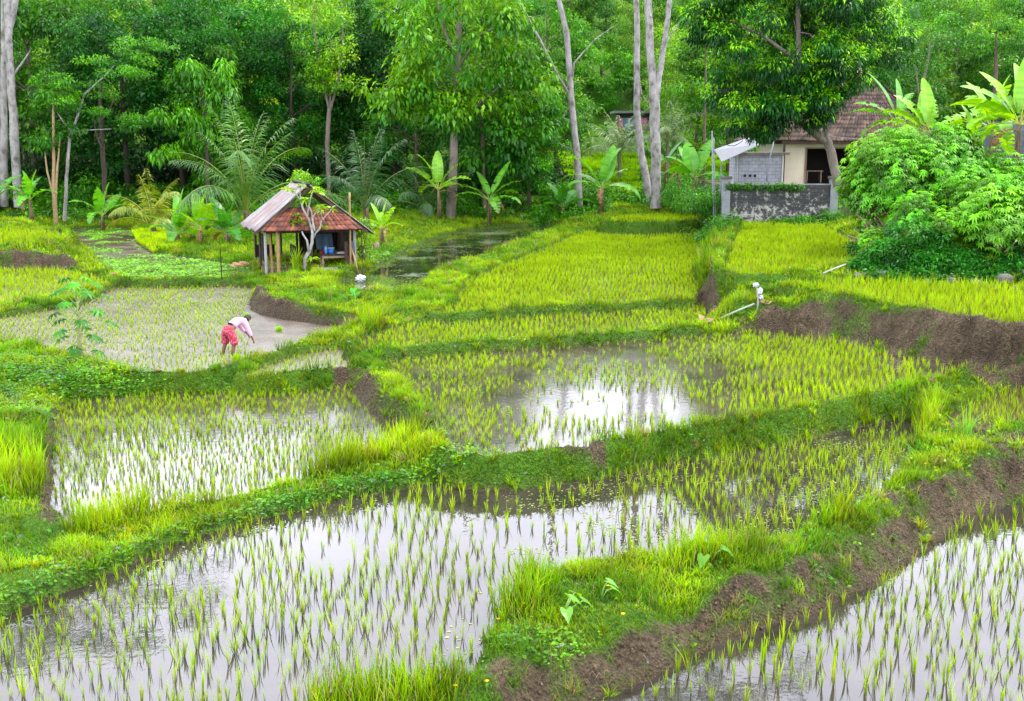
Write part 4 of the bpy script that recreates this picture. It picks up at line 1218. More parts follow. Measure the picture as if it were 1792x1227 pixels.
# ------------------------------------------------------------------ bananas
def banana_leaf(length, width, up, curl, seed, cols, tear=.3):
    r = np.random.default_rng(seed)
    n = 26
    t = np.linspace(0, 1, n + 1)
    ang = up - curl * t ** 1.4
    X = np.concatenate([[0], np.cumsum(np.cos(ang[:-1]) * length / n)]); Z = np.concatenate([[0], np.cumsum(np.sin(ang[:-1]) * length / n)])
    pet = .16
    w = np.where(t < pet, .02, width * np.clip(np.sin(np.clip((t - pet) / (1 - pet), 0, 1) ** .75 * math.pi), 0, 1) ** .55 * .5)
    V = []; F = []; C = []
    c0, c1, cm = cols
    for s in (1, -1):
        gap = 0
        for i in range(n):
            if t[i] < pet: continue
            torn = r.uniform() < tear
            k0, k1 = i, i + 1
            a = np.array([X[k0], 0, Z[k0]]); b = np.array([X[k1], 0, Z[k1]])
            fold = .22
            nx_, nz_ = -math.sin(ang[i]), math.cos(ang[i])
            dr = (r.uniform(.0, .5) if torn else 0)
            w0 = w[k0] * (1 - (.25 * r.uniform() if torn else 0)); w1 = w[k1] * (1 - (.5 * r.uniform() if torn else 0))
            def edge(p, ww):
                return p + np.array([nx_ * ww * fold, s * ww * (1 - .3 * dr), nz_ * ww * fold - ww * dr - ww * .12])
            m0, m1 = edge(a, w0), edge(b, w1)
            o = len(V)
            V += [a, b, m1, m0]; F.append((o, o + 1, o + 2, o + 3) if s < 0 else (o, o + 3, o + 2, o + 1))
            k = r.uniform(); col = c0 * (1 - k) + c1 * k
            if (t[i] > .9 and tear > .3): col = np.array([.3, .2, .06])
            C += [cm, cm, col, col] if False else [col * 1.15, col * 1.15, col, col]
    mb = MB(); mb.tube([(X[i], 0, Z[i] - .005) for i in range(0, n + 1, 2)], [.032 * (1 - .8 * i / n) for i in range(0, n + 1, 2)], 5)
    Fr = [f for f in mb.f if len(f) == 4]; o = len(V)
    V += [np.array(p) for p in mb.v]; F += [tuple(q + o for q in f) for f in Fr]; C += [cm] * len(mb.v)
    return mesh_np("leaf", np.array(V), np.array(F), np.array(C), smooth=True, mats=[M_BAN])
BG = (G(.06, .26, .012), G(.12, .38, .02), G(.25, .42, .06)); BY = (G(.11, .34, .008), G(.24, .47, .012), G(.4, .5, .06)); BD = (G(.02, .13, .015), G(.05, .22, .02), G(.14, .28, .05)); BB = (G(.14, .07, .02), G(.24, .13, .04), G(.3, .2, .08))
def banana(label, px, Y, stem_h, L_, wd, cols, seed, nl=8, tear=.25, ups=(1.45, .55), dead=1, az=None, top=None, group="banana plants"):
    x, y, z = on(px, Y)
    if top: stem_h = max(stem_h, py_(px, top, Y)[2] - z)
    t = empty("banana_plant", (x, y, z), 0, label, "banana plant", group)
    r = random.Random(seed)
    mb = MB(); k = stem_h
    mb.tube([(0, 0, -.2), (.02, 0, k * .5), (.0, .02, k)], [.15, .12, .07], 9)
    for i in range(3):   # loose dry sheaths
        a = r.uniform(0, 6.28); mb.tube([(.1 * math.cos(a), .1 * math.sin(a), k * .8), (.16 * math.cos(a), .16 * math.sin(a), k * .5), (.2 * math.cos(a), .2 * math.sin(a), k * .2)], [.02, .04, .015], 4)
    mb.build("stem", M_STEM, t, smooth=True)
    for i in range(nl):
        f = i / max(1, nl - 1)
        up = ups[0] * (1 - f) + ups[1] * f
        me = banana_leaf(L_ * r.uniform(.8, 1.05), wd, up, .35 + 1.35 * f + r.uniform(-.15, .2), seed * 20 + i, cols, tear * (1 if i > 1 else .05))
        a = (az[i] if az and i < len(az) else i * 2.5 + r.uniform(-.4, .4))
        o = link("leaf", me, t, (0, 0, k * .94), 0)
        o.rotation_euler = (r.uniform(-.35, .35), 0, a)
    for i in range(dead):
        me = banana_leaf(L_ * .6, wd * .5, .4, 2.6, seed * 20 + 15 + i, BB, .7)
        o = link("leaf", me, t, (0, 0, k * .88), r.uniform(0, 6.28)); o["label"] = "dry brown drooping leaf"
    return t
banana("small banana plant cut off by the left edge of the picture", -8, 73, 1.6, 3.0, .75, BG, 61, 8)
banana("small banana plant with one dry brown leaf, left of the tan stems", 56, 72, 1.9, 2.4, .65, BG, 62, 8)
banana("low bright banana plant right of the feathery tree", 180, 74, 1.0, 2.6, .65, BG, 63, 8)
banana("wide low banana plant left in the clump beside the hut", 312, 62, .5, 2.6, .75, BG, 64, 9, .1, (1.5, .35))
banana("banana plant with broad upright bright leaves in the middle of the clump beside the hut", 352, 61, .7, 2.5, .8, BY, 65, 7, .05, (1.55, .7))
banana("dark green banana plant at the right of the clump, touching the hut eave", 398, 60, .6, 2.4, .75, BD, 66, 9, .15, (1.4, .3))
banana("banana plant with tall upright bright leaf at the pond's far left bank", 768, 74, 2.2, 3.0, .8, BY, 67, 7, .3, (1.5, .45), az=[1.5, 3.3, .2, 2.9, -.3, .8])
banana("ragged banana plant in front of the brown straight trunk's right side", 856, 75, 1.8, 3.0, .8, BG, 68, 8, .5, (1.1, .35), az=[.6, 2.3, .1, 3.0, .4, 3.4, -.4])
banana("banana plant with a broad upright leaf and brown dead leaf between two pale trunks", 1052, 76, 2.0, 3.3, .95, BG, 69, 7, .2, (1.5, .4), az=[1.6, .5, 3.1, 0, 2.7, 3.4, -.3])
banana("tall banana plant with thick brown stem and upright broad leaves beside the yard pole", 1214, 75, 3.0, 3.1, 1.05, BG, 70, 7, .1, (1.5, .5), az=[1.5, .7, 2.0, 3.0, .2, 3.4, -.4])
banana("slim banana plant just right of the thick forked pale trunk", 1164, 82, 3.0, 2.2, .6, BD, 71, 6, .4, (1.0, .1))
banana("leaning slim banana plant between forked pale trunk and tall banana", 1186, 81, 2.4, 2.2, .6, BD, 72, 6, .4, (1.1, .1))
banana("tattered banana plant with hanging browned leaves right of the house roof", 1612, 53, 2.0, 2.9, .8, BY, 73, 9, .6, (1.5, .3), dead=3, top=222, az=[1.9, .8, 2.6, 1.2, 3.2, .1, 2.9, -.2])
banana("second tattered banana plant touching the house roof's right edge", 1560, 55, 2.0, 2.9, .6, BG, 74, 7, .5, (1.4, .3), dead=2, top=205, az=[2.2, 2.6, .9, 3.0, 2.8, .4, 3.3])
banana("largest banana plant with many broad glowing leaves at the right edge", 1768, 47, 2.3, 3.2, 1.0, BY, 75, 13, .12, (1.5, .1), dead=1, top=205, az=[1.35, 2.0, 1.0, 2.45, .6, 2.9, .1, 3.1, -.2, 3.5, -.5])
banana("broad leaved banana plant rising left behind the largest banana plant", 1722, 50, 2.3, 2.9, .85, BY, 79, 9, .25, (1.5, .2), dead=1, top=215)
banana("small banana plant growing in front of the grey block wall", 1690, 48, .9, 1.9, .5, BY, 76, 6, .2, top=235)
banana("little yellowing banana plant on the slope right of the hut", 668, 58, .9, 1.6, .4, BY, 77, 7, .5, dead=1)
banana("half hidden banana plant under the large-leaved tree", 985, 79, .8, 2.6, .8, BD, 78, 7, .1)
# ------------------------------------------------------------------ building materials
def tilemat(name, c1, c2, c3):
    return solidmat(name, c1, c2, 3.0, .85, .3, 20, c3=c3, usecol=True)
M_TILE = tilemat("weathered_roof_tile", (.13, .078, .06), (.075, .048, .038), (.03, .024, .02))
M_TILEO = tilemat("orange_clay_tile", (.27, .085, .05), (.17, .06, .04), (.075, .042, .034))
M_PINK = solidmat("pink_mortar", (.50, .30, .26), (.36, .2, .17), 5, .9, .3)
M_ZINC = solidmat("rusty_corrugated_iron", (.28, .27, .28), (.19, .17, .17), 1.6, .5, .2, 20, spec=.5, stretch=(1, 3, 1), c3=(.16, .12, .11), usecol=True)
M_CREAM = solidmat("cream_plaster", (.66, .61, .46), (.60, .55, .40), 1.5, .9, .15)
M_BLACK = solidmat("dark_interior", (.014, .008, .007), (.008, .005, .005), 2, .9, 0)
M_WOODD = solidmat("dark_wood", (.07, .045, .03), (.04, .025, .018), 6, .85, .4, stretch=(1, 1, .3))
M_WOOD = solidmat("weathered_wood", (.30, .22, .15), (.18, .13, .09), 6, .85, .4, stretch=(1, 1, .2))
M_GREYW = solidmat("grey_wood", (.34, .33, .32), (.22, .21, .2), 6, .85, .4, stretch=(1, 1, .2))
M_BAMB = solidmat("bamboo", (.30, .20, .08), (.20, .13, .06), 4, .5, .2)
M_WHITE = solidmat("white_plastic", (.48, .49, .52), (.30, .31, .34), 8, .6, .4, 10)
M_WHTS = solidmat("white_sheet_metal", (.24, .25, .29), (.19, .2, .23), .8, .5, .05)
M_BLUE = solidmat("blue_plastic", (.02, .16, .50), (.02, .13, .42), 3, .35, 0)
M_METAL = solidmat("grey_metal_pole", (.22, .25, .30), (.16, .18, .2), 5, .5, .1)
M_STONE = solidmat("grey_stone", (.12, .115, .11), (.07, .065, .06), 6, .85, .5, c3=(.18, .16, .14))
M_CONC = solidmat("grey_concrete", (.25, .26, .28), (.18, .19, .20), 3, .9, .3)
M_DRY = solidmat("dry_leaf", (.38, .22, .10), (.26, .15, .08), 8, .8, .3)

def blockmat(name, c1, c2, mortar, bw, bh, stain=None, stain_amt=.0, lichen=None):
    m, nt, out = newmat(name); L = nt.links.new
    tc = N(nt, "ShaderNodeTexCoord")
    sx = N(nt, "ShaderNodeSeparateXYZ"); L(tc.outputs["Object"], sx.inputs[0])
    ax = N(nt, "ShaderNodeMath", _operation='ADD'); L(sx.outputs[0], ax.inputs[0]); L(sx.outputs[1], ax.inputs[1])
    cb = N(nt, "ShaderNodeCombineXYZ"); L(ax.outputs[0], cb.inputs[0]); L(sx.outputs[2], cb.inputs[1])
    br = N(nt, "ShaderNodeTexBrick"); L(cb.outputs[0], br.inputs["Vector"])
    br.inputs["Color1"].default_value = (*c1, 1); br.inputs["Color2"].default_value = (*c2, 1); br.inputs["Mortar"].default_value = (*mortar, 1)
    br.inputs["Scale"].default_value = 1; br.inputs["Brick Width"].default_value = bw; br.inputs["Row Height"].default_value = bh; br.inputs["Mortar Size"].default_value = .014; br.inputs["Mortar Smooth"].default_value = .3
    n1 = N(nt, "ShaderNodeTexNoise", Scale=2.2, Detail=8.0, Roughness=.75); L(tc.outputs["Object"], n1.inputs["Vector"])
    r1 = ramp(nt, n1.outputs[0], [(.3, (.6, .6, .6)), (.7, (1.25, 1.25, 1.25))])
    mu = N(nt, "ShaderNodeMix", _data_type='RGBA', _blend_type='MULTIPLY'); mu.inputs[0].default_value = 1
    L(br.outputs[0], mu.inputs[6]); L(r1.outputs[0], mu.inputs[7]); col = mu.outputs[2]
    if lichen:
        n2 = N(nt, "ShaderNodeTexNoise", Scale=2.4, Detail=12.0, Roughness=.8); L(tc.outputs["Object"], n2.inputs["Vector"])
        zz = N(nt, "ShaderNodeMath", _operation='MULTIPLY'); L(sx.outputs[2], zz.inputs[0]); zz.inputs[1].default_value = -.05
        a2 = N(nt, "ShaderNodeMath", _operation='ADD'); L(n2.outputs[0], a2.inputs[0]); L(zz.outputs[0], a2.inputs[1])
        r2 = ramp(nt, a2.outputs[0], [(.43, (0, 0, 0)), (.49, (1, 1, 1))])
        m2 = N(nt, "ShaderNodeMix", _data_type='RGBA'); L(r2.outputs[0], m2.inputs[0]); L(col, m2.inputs[6]); m2.inputs[7].default_value = (*lichen, 1); col = m2.outputs[2]
    p = N(nt, "ShaderNodeBsdfPrincipled", Roughness=.9); L(col, p.inputs["Base Color"])
    b = N(nt, "ShaderNodeBump", Strength=.5, Distance=.02); L(br.outputs["Fac"], b.inputs["Height"]); b.invert = True; L(b.outputs[0], p.inputs["Normal"])
    L(p.outputs[0], out.inputs[0])
    return m
M_BLOCK = blockmat("grey_block_wall", (.33, .34, .38), (.27, .28, .32), (.17, .17, .19), .40, .20)
M_OLDW = blockmat("old_stone_wall", (.06, .06, .06), (.04, .04, .04), (.02, .02, .02), .42, .2, lichen=(.36, .36, .31))

def rs_grid(name, mat, P00, P10, P11, P01, nu, nv, amp, waves, row=None, seed=0, parent=None, rowamp=.03, thick=.0, colr=None, tri=None):
    """corrugated or tiled roof sheet spanned by four corners: u across the waves, v down the slope"""
    r = np.random.default_rng(seed)
    P00, P10, P11, P01 = [np.array(p, float) for p in (P00, P10, P11, P01)]
    u, v = np.meshgrid(np.linspace(0, 1, nu + 1), np.linspace(0, 1, nv + 1))
    U = u[..., None]; Vv = v[..., None]
    B = (P00 * (1 - U) + P10 * U) * (1 - Vv) + (P01 * (1 - U) + P11 * U) * Vv
    nrm = np.cross(P10 - P00, P01 - P00)
    if np.linalg.norm(nrm) < 1e-6: nrm = np.cross(P11 - P01, P01 - P00)
    nrm /= np.linalg.norm(nrm)
    if nrm[2] < 0: nrm = -nrm
    wlen = np.linalg.norm(P11 - P01)
    ww = waves
    if tri is not None:   # keep wave width constant on a triangle
        ph = (u - .5) * v * ww
    else:
        ph = u * ww
    hgt_w = np.abs(np.sin(ph * math.pi)) * amp if row else (np.sin(ph * 2 * math.pi)) * amp
    if row:
        f = (v * row) % 1.0
        hgt_w = hgt_w + f * rowamp
    B = B + nrm * hgt_w[..., None]
    idx = np.arange((nu + 1) * (nv + 1)).reshape(nv + 1, nu + 1)
    F = np.stack([idx[:-1, :-1], idx[:-1, 1:], idx[1:, 1:], idx[1:, :-1]], -1).reshape(-1, 4)
    if row:
        ci = _hash(np.floor(ph + 500).astype(np.int64), np.floor(v * row - 1e-6).astype(np.int64), 5 + seed)
        c = .35 + .9 * ci * (.6 + .8 * fbm(u * 9, v * 5, seed, 3))
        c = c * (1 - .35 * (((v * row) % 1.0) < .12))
        cc = np.stack([c, c, c], -1)
    else:
        ci = _hash(np.floor(u * 7).astype(np.int64), np.floor(v * 2.2).astype(np.int64), 9 + seed)
        rust = (ci > .78).astype(float) * .8
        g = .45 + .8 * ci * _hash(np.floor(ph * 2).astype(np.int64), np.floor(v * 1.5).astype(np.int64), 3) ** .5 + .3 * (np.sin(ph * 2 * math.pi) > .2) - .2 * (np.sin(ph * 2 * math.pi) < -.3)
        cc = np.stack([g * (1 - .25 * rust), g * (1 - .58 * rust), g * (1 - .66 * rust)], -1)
    me = mesh_np(name, B.reshape(-1, 3), F, cc.reshape(-1, 3), smooth=not row, mats=[mat])
    o = link(name, me, parent)
    if thick:
        so_ = o.modifiers.new("s", 'SOLIDIFY'); so_.thickness = thick; so_.offset = -1
    return o

# ------------------------------------------------------------------ hut
hx, hy, hz = base(545, 474)
print("hut", hx, hy, hz)
RZ = math.radians(18)
hut = empty("farm_hut", (hx, hy, hz), RZ, "open sided farm hut with rusty corrugated roof and orange tiled gable beside the pond", "hut")
HW, EX, EZ, AZ, LEN, FO = 1.92, 2.45, 1.72, 3.62, 5.0, .35
gz = lambda lx, ly: float(hgt(hx + lx * math.cos(RZ) - ly * math.sin(RZ), hy + lx * math.sin(RZ) + ly * math.cos(RZ))) - hz
# roof: two corrugated planes, left one in uneven overlapping sheets
for k, (y0, y1, dzz) in enumerate(((-FO, 1.3, .05), (1.2, 2.9, .02), (2.8, LEN, .0))):
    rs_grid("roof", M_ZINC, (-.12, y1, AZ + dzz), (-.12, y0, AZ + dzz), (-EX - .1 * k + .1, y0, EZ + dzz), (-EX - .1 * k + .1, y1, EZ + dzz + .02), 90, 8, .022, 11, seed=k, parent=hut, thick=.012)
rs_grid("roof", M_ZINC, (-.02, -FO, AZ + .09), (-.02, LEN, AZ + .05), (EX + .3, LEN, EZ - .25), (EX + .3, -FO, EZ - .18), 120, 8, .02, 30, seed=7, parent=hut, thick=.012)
mb = MB()
mb.tube([(-.05, -FO - .03, AZ + .12), (-.05, LEN, AZ + .1)], .06, 6)
mb.build("ridge_cap", M_ZINC, hut, smooth=True)
# gable: rafters, dark boards, row of clay tiles below
mb = MB()
for s in (-1, 1):
    a = Vector((s * .02, -FO + .02, AZ - .06)); b = Vector((s * (EX - .02), -FO + .02, EZ - .08))
    d = b - a; M = d.to_track_quat('X', 'Z').to_matrix()
    mb.box((a + b) / 2, (d.length, .05, .12), M=M)
mb.box((0, 0, EZ - .02), (2 * HW + .1, .08, .1)); mb.box((0, LEN - .3, EZ - .02), (2 * HW + .1, .08, .1))
for y in (1.6, 3.2): mb.box((0, y, EZ - .02), (2 * HW + .1, .08, .1))
for x in (-HW, HW): mb.box((x, LEN / 2 - .1, EZ + .1), (.08, LEN - .3, .1))
mb.build("roof_beam", M_WOODD, hut)
rs_grid("tiled_gable", M_TILEO, (-1.25, -.1, EZ + 1.0), (1.25, -.1, EZ + 1.0), (HW + .18, -.62, EZ + .0), (-HW - .18, -.62, EZ + .0), 120, 40, .035, 21, row=5, seed=4, parent=hut, thick=.02, rowamp=.035) if False else \
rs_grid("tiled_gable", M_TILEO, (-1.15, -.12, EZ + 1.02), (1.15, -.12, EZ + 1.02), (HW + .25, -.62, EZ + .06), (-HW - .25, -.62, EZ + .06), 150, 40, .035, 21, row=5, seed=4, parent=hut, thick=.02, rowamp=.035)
# posts
def post(x, y, rad, mat, top, name="post", lean=(0, 0), node=False):
    mb = MB(); z0 = gz(x, y) - .15
    pts = []; rr_ = []
    for i in range(7):
        f = i / 6; pts.append((x + lean[0] * f, y + lean[1] * f, z0 + (top - z0) * f)); rr_.append(rad * (1 + (.12 if node and i % 2 else 0)))
    mb.tube(pts, rr_, 8)
    return mb.build(name, mat, hut, smooth=True)
post(-HW, 0, .06, M_GREYW, EZ); post(-HW + .28, .1, .055, M_BAMB, EZ, node=True, lean=(-.08, 0)); post(-HW + .5, -.25, .075, M_BAMB, EZ + .1, node=True)
post(HW, 0, .07, M_GREYW, EZ); post(.05, .05, .05, M_WOODD, EZ); post(-.75, LEN - .4, .05, M_WOODD, EZ); post(-1.2, LEN - .4, .05, M_WOODD, EZ); post(HW - .15, .2, .05, M_WOODD, EZ + .1)
for x in (-HW, 0, HW): post(x, LEN - .35, .06, M_WOODD, EZ)
post(-HW, 2.4, .06, M_WOODD, EZ)
# walls: right and back right boarded, low left corrugated
mb = MB()
for i in range(24):
    y = .15 + i * .2; mb.box((HW + .02 * (i % 2), y, EZ / 2), (.03, .19, EZ + .05 * (i % 3)))
for i in range(3):
    mb.box((HW - .06 - .16 * i, -.02 + .03 * i, .45 + .1 * i), (.12, .03, .9 + .12 * i))
mb.build("side_wall", M_WOODD, hut)
mb = MB()
for i in range(15):
    mb.box((.15 + i * .12, LEN - .42 + .02 * (i % 2), EZ / 2), (.118, .03, EZ))
mb.box((-1.5, LEN - .42, .5), (.9, .03, .6)); mb.box((-.45, 2.6, .55), (.08, 1.5, .7))
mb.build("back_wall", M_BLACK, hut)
mb = MB()
for i in range(9):
    mb.box((-HW - .05, .6, .5 + i * .13), (.05, 1.0, .09))
mb.build("corrugated_side", M_TILE, hut)
mb = MB(); mb.box((0, LEN / 2, -.1 + .0), (2 * HW, LEN - .2, .3)); mb.build("floor", solidmat("trodden_soil", (.10, .07, .05), (.06, .04, .03)), hut)
mb = MB(); mb.box((.62, -.4, gz(.62, -.4) + .06), (.9, .45, .16)); mb.build("step", M_CONC, hut)

def hutpt(lx, ly, lz=0):
    return (hx + lx * math.cos(RZ) - ly * math.sin(RZ), hy + lx * math.sin(RZ) + ly * math.cos(RZ), hz + lz)
FL = .055
tb = empty("wooden_table", hutpt(1.15, .75, FL), RZ, "low wooden table holding a blue bucket inside the hut", "table")
mb = MB(); mb.box((0, 0, .55), (1.3, .75, .06)); mb.build("tabletop", M_WOODD, tb)
mb = MB(); mb.box((0, -.34, .47), (1.18, .04, .09)); mb.build("apron", M_WOOD, tb)
for sx in (-1, 1):
    for sy in (-1, 1):
        mb = MB(); mb.box((sx * .57, sy * .31, .26), (.07, .07, .52)); mb.build("leg", M_WOOD, tb)
bk = empty("bucket", hutpt(1.0, .75, FL + .58), RZ, "blue plastic bucket standing on the hut table", "bucket")
mb = MB(); mb.tube([(0, 0, 0), (0, 0, .05), (0, 0, .26)], [.12, .13, .15], 16); mb.build("body", M_BLUE, bk, smooth=True)
mb = MB(); mb.tube([(0, 0, .25), (0, 0, .28)], [.162, .162], 16); mb.build("rim", M_WHITE, bk)
bo = empty("bottle", hutpt(.76, .7, FL + .58), RZ, "tall blue water bottle beside the bucket on the hut table", "bottle")
mb = MB(); mb.tube([(0, 0, 0), (0, 0, .28), (0, 0, .33), (0, 0, .36)], [.065, .065, .035, .03], 12); mb.build("body", solidmat("pale_blue_bottle", (.12, .3, .6), (.1, .26, .5), 3, .2, 0), bo, smooth=True)
mb = MB(); mb.tube([(0, 0, .36), (0, 0, .40)], [.034, .034], 10); mb.build("cap", M_BLUE, bo)
def rag(name, label, cat, loc, size, mat, seed, rz=0, flat=.5):
    rg = np.random.default_rng(seed)
    bm = bmesh.new(); bmesh.ops.create_icosphere(bm, subdivisions=4, radius=1)
    ph = rg.uniform(0, 9, 3)
    for v in bm.verts:
        c = v.co
        k = 1 + .22 * math.sin(c.x * 5 + ph[0]) * math.sin(c.y * 4 + ph[1]) + .12 * math.sin(c.z * 9 + c.x * 7 + ph[2]) + .08 * math.sin(c.y * 15 + c.x * 9)
        v.co = Vector((c.x * size[0] * k, c.y * size[1] * k, c.z * size[2] * k))
    me = bpy.data.meshes.new(name); bm.to_mesh(me); bm.free()
    me.polygons.foreach_set("use_smooth", [True] * len(me.polygons)); me.materials.append(mat)
    return tag(link(name, me, None, loc, rz), label, cat)
rag("folded_cloth", "crumpled white cloth on the right end of the hut table", "cloth", hutpt(1.48, .65, FL + .62), (.24, .15, .05), M_WHITE, 3)
rag("red_cloth", "small dark red cloth bundle on the left end of the hut table", "cloth", hutpt(.62, .9, FL + .63), (.1, .1, .07), solidmat("red_cloth", (.3, .02, .03)), 4)
def hanging(name, label, loc, w, h, mat, rz, seed):
    u, v = np.meshgrid(np.linspace(0, 1, 15), np.linspace(0, 1, 10))
    X = (u - .5) * w * (1 - .15 * v * np.cos(u * 3)); Z = -v * h * (1 - .1 * np.sin(u * 7 + seed)); Y = .05 * np.sin(u * 14 + seed) * (v + .2)
    idx = np.arange(150).reshape(10, 15); F = np.stack([idx[:-1, :-1], idx[:-1, 1:], idx[1:, 1:], idx[1:, :-1]], -1).reshape(-1, 4)
    me = mesh_np(name, np.stack([X, Y, Z], -1).reshape(-1, 3), F, smooth=True, mats=[mat])
    return tag(link(name, me, None, loc, rz), label, "cloth")
hanging("hanging_shirt", "faded blue shirt hanging in the dark of the hut above the table", hutpt(.75, 1.2, 1.5), .75, .75, solidmat("faded_blue_cloth", (.05, .09, .13), (.03, .05, .08)), RZ, 1)
hanging("hanging_rag", "grey-blue rag hanging on the hut's right front post", hutpt(HW - .12, -.1, 1.25), .16, .6, solidmat("grey_blue_rag", (.16, .18, .24), (.08, .09, .12)), RZ, 2)
b1 = py_(614, 462, hy - .2)
mb = MB(); bx_, by__, bz_ = on(614, hutpt(HW, -.35)[1])
mb.tube([(0, 0, -.15)] + [(0.0 + .004 * i, 0, i * .5) for i in range(1, 7)] + [(.03, 0, 3.35)], .045, 8)
tag(mb.build("bamboo_pole", M_BAMB, None, smooth=True, loc=(bx_, by__, bz_)), "tall upright bamboo pole at the hut's right front corner", "pole")
mb = MB(); lx_, ly_, lz_ = on(628, hutpt(HW, -.7)[1])
mb.tube([(0, 0, -.05), (-.17, .2, .6), (-.36, .42, 1.15)], .035, 7)
tag(mb.build("leaning_stick", M_BAMB, None, smooth=True, loc=(lx_, ly_, lz_)), "pale stick leaning against the bamboo pole beside the hut", "stick")
wx, wy, wz = on(631, 45.3); wz = max(wz, PW["H"][0])
sk = rag("white_sack", "crumpled white plastic sack in the water at the near end of the pond", "sack", (wx, wy, wz + .12), (.19, .14, .15), M_WHITE, 9)
x, y, z = base(657, 440); mb = MB(); mb.tube([(0, 0, -.1), (.05, 0, .18), (.14, 0, .42)], [.1, .1, .09], 9)
tag(mb.build("cut_stump", M_WOOD, None, smooth=True, loc=(x, y, z)), "short slanting cut post in the weeds right of the hut", "stump")
x, y, z = base(677, 435); mb = MB(); mb.tube([(0, 0, -.1), (0, 0, 1.2)], .025, 6)
tag(mb.build("garden_stake", M_BAMB, None, loc=(x, y, z)), "thin upright stake in the green slope right of the hut", "stake")
x, y, z = base(388, 492); mb = MB(); mb.tube([(0, 0, -.1), (.01, 0, .7), (0, 0, 1.3)], .022, 6)
tag(mb.build("thin_black_post", M_BLACK, None, loc=(x, y, z)), "thin black post at the far edge of the farmer's paddy", "post")
x, y, z = base(418, 470); rag("rubbish_heap", "low heap of dark debris beside the hut's left post", "debris", (x + .3, y + .5, z + .08), (.8, .35, .16), M_DRY, 12)

# frangipani in front of the hut
Yf = hutpt(.1, -.75)[1]
fx, fy, fz = on(534, Yf)
fr = empty("frangipani", (fx, fy, fz), 0, "pale branched frangipani tree with leaf rosettes in front of the hut", "tree")
def F3(px, py, dy=0):
    p = py_(px, py, Yf + dy); return (p[0] - fx, p[1] - fy, p[2] - fz)
mb = MB()
for pts, rad in (([(532, 468), (534, 452), (541, 440), (546, 425), (547, 408), (545, 398)], [.09, .085, .08, .07, .06, .055]),
                 ([(545, 400), (541, 385), (537, 378), (530, 365), (526, 350), (525, 335), (527, 325)], [.05, .045, .045, .04, .03, .025, .02]),
                 ([(538, 378), (540, 362), (544, 345), (549, 330)], [.04, .035, .03, .02]), ([(545, 402), (548, 392), (547, 382), (545, 370), (540, 360)], [.045, .04, .035, .03, .03]),
                 ([(551, 405), (549, 395), (546, 382), (553, 372), (560, 362)], [.045, .04, .035, .03, .02]), ([(547, 420), (552, 408), (560, 400), (563, 385), (573, 375), (581, 365)], [.05, .045, .04, .03, .025, .02]),
                 ([(540, 440), (537, 420), (530, 410), (526, 398), (525, 390)], [.05, .045, .035, .03, .02]), ([(525, 350), (517, 338), (510, 332)], [.03, .025, .02]), ([(562, 385), (563, 375), (562, 368)], [.025, .02, .02])):
    P = [F3(a, b, .1 * math.sin(i + a)) for i, (a, b) in enumerate(pts)]; P[0] = (P[0][0], P[0][1], P[0][2] - (.2 if pts[0][1] > 460 else 0))
    mb.tube(P, rad, 8)
mb.build("trunk", solidmat("frangipani_bark", (.34, .33, .31), (.22, .21, .19), 6, .8, .3), fr, smooth=True)
c = []; 
for a, b in ((527, 325), (549, 330), (510, 332), (500, 330), (560, 360), (581, 365), (525, 388), (515, 388), (535, 350), (562, 368), (525, 350), (565, 398), (545, 452), (552, 335), (518, 378)):
    c.append(F3(a, b))
rg = np.random.default_rng(77); cs = []; axs = []; 
for q in c:
    for k in range(13):
        a = rg.uniform(0, 6.28); cs.append(q); axs.append((math.cos(a), math.sin(a), rg.uniform(-.35, .7)))
cs = np.array(cs); axs = np.array(axs); nn_ = np.tile([0, 0, 1.], (len(cs), 1)) + rg.normal(0, .3, (len(cs), 3))
t_ = rg.uniform(0, 1, (len(cs), 1)); col = G(.12, .32, .01) * (1 - t_) + G(.34, .5, .02) * t_
V, Fq, C = leaves(cs + rg.normal(0, .03, cs.shape), axs, nn_, rg.uniform(.25, .42, len(cs)), .10, col, droop=.25)
link("foliage", mesh_np("foliage", V, Fq, C, mats=[M_LEAF]), fr)
def bush(name, label, cat, loc, rad, K, nl, ll, pal, seed, stem=None, **kw):
    t = empty(name, loc, 0, label, cat); rr2 = np.random.default_rng(seed)
    rad = np.array(rad, float)
    cl = ellip(rr2, K, (0, 0, rad[2] * .95 + (stem or 0)), rad * .8, .4, .3)
    mb = MB()
    for i in range(5):
        q = cl[i % K]; mb.tube([(0, 0, -.1), (q[0] * .4, q[1] * .4, q[2] * .5), tuple(q)], [.04, .03, .012], 5)
    mb.build("stem", M_BARK, t, smooth=True)
    link("crown", crown("crown", cl, rad.min() * .5 * rr2.uniform(.8, 1.3, K), nl, ll, pal, seed, **kw), t)
    return t
p_ = hutpt(-.1, 5.6); x, y, z = on(541, p_[1])
bush("small_tree", "bright leafy treelet showing above the hut ridge", "tree", (x, y, z), (.75, .7, 1.0), 16, 90, .17, 'lite', 5, stem=2.6, droop=.3, hi=.6)
p_ = hutpt(2.6, 2.0)
bush("garden_shrub", "pale speckled shrub pressed against the hut's right eave", "shrub", (p_[0], p_[1], float(hgt(p_[0], p_[1]))), (.6, .6, 1.2), 14, 90, .13, 'far', 6, hi=.7)
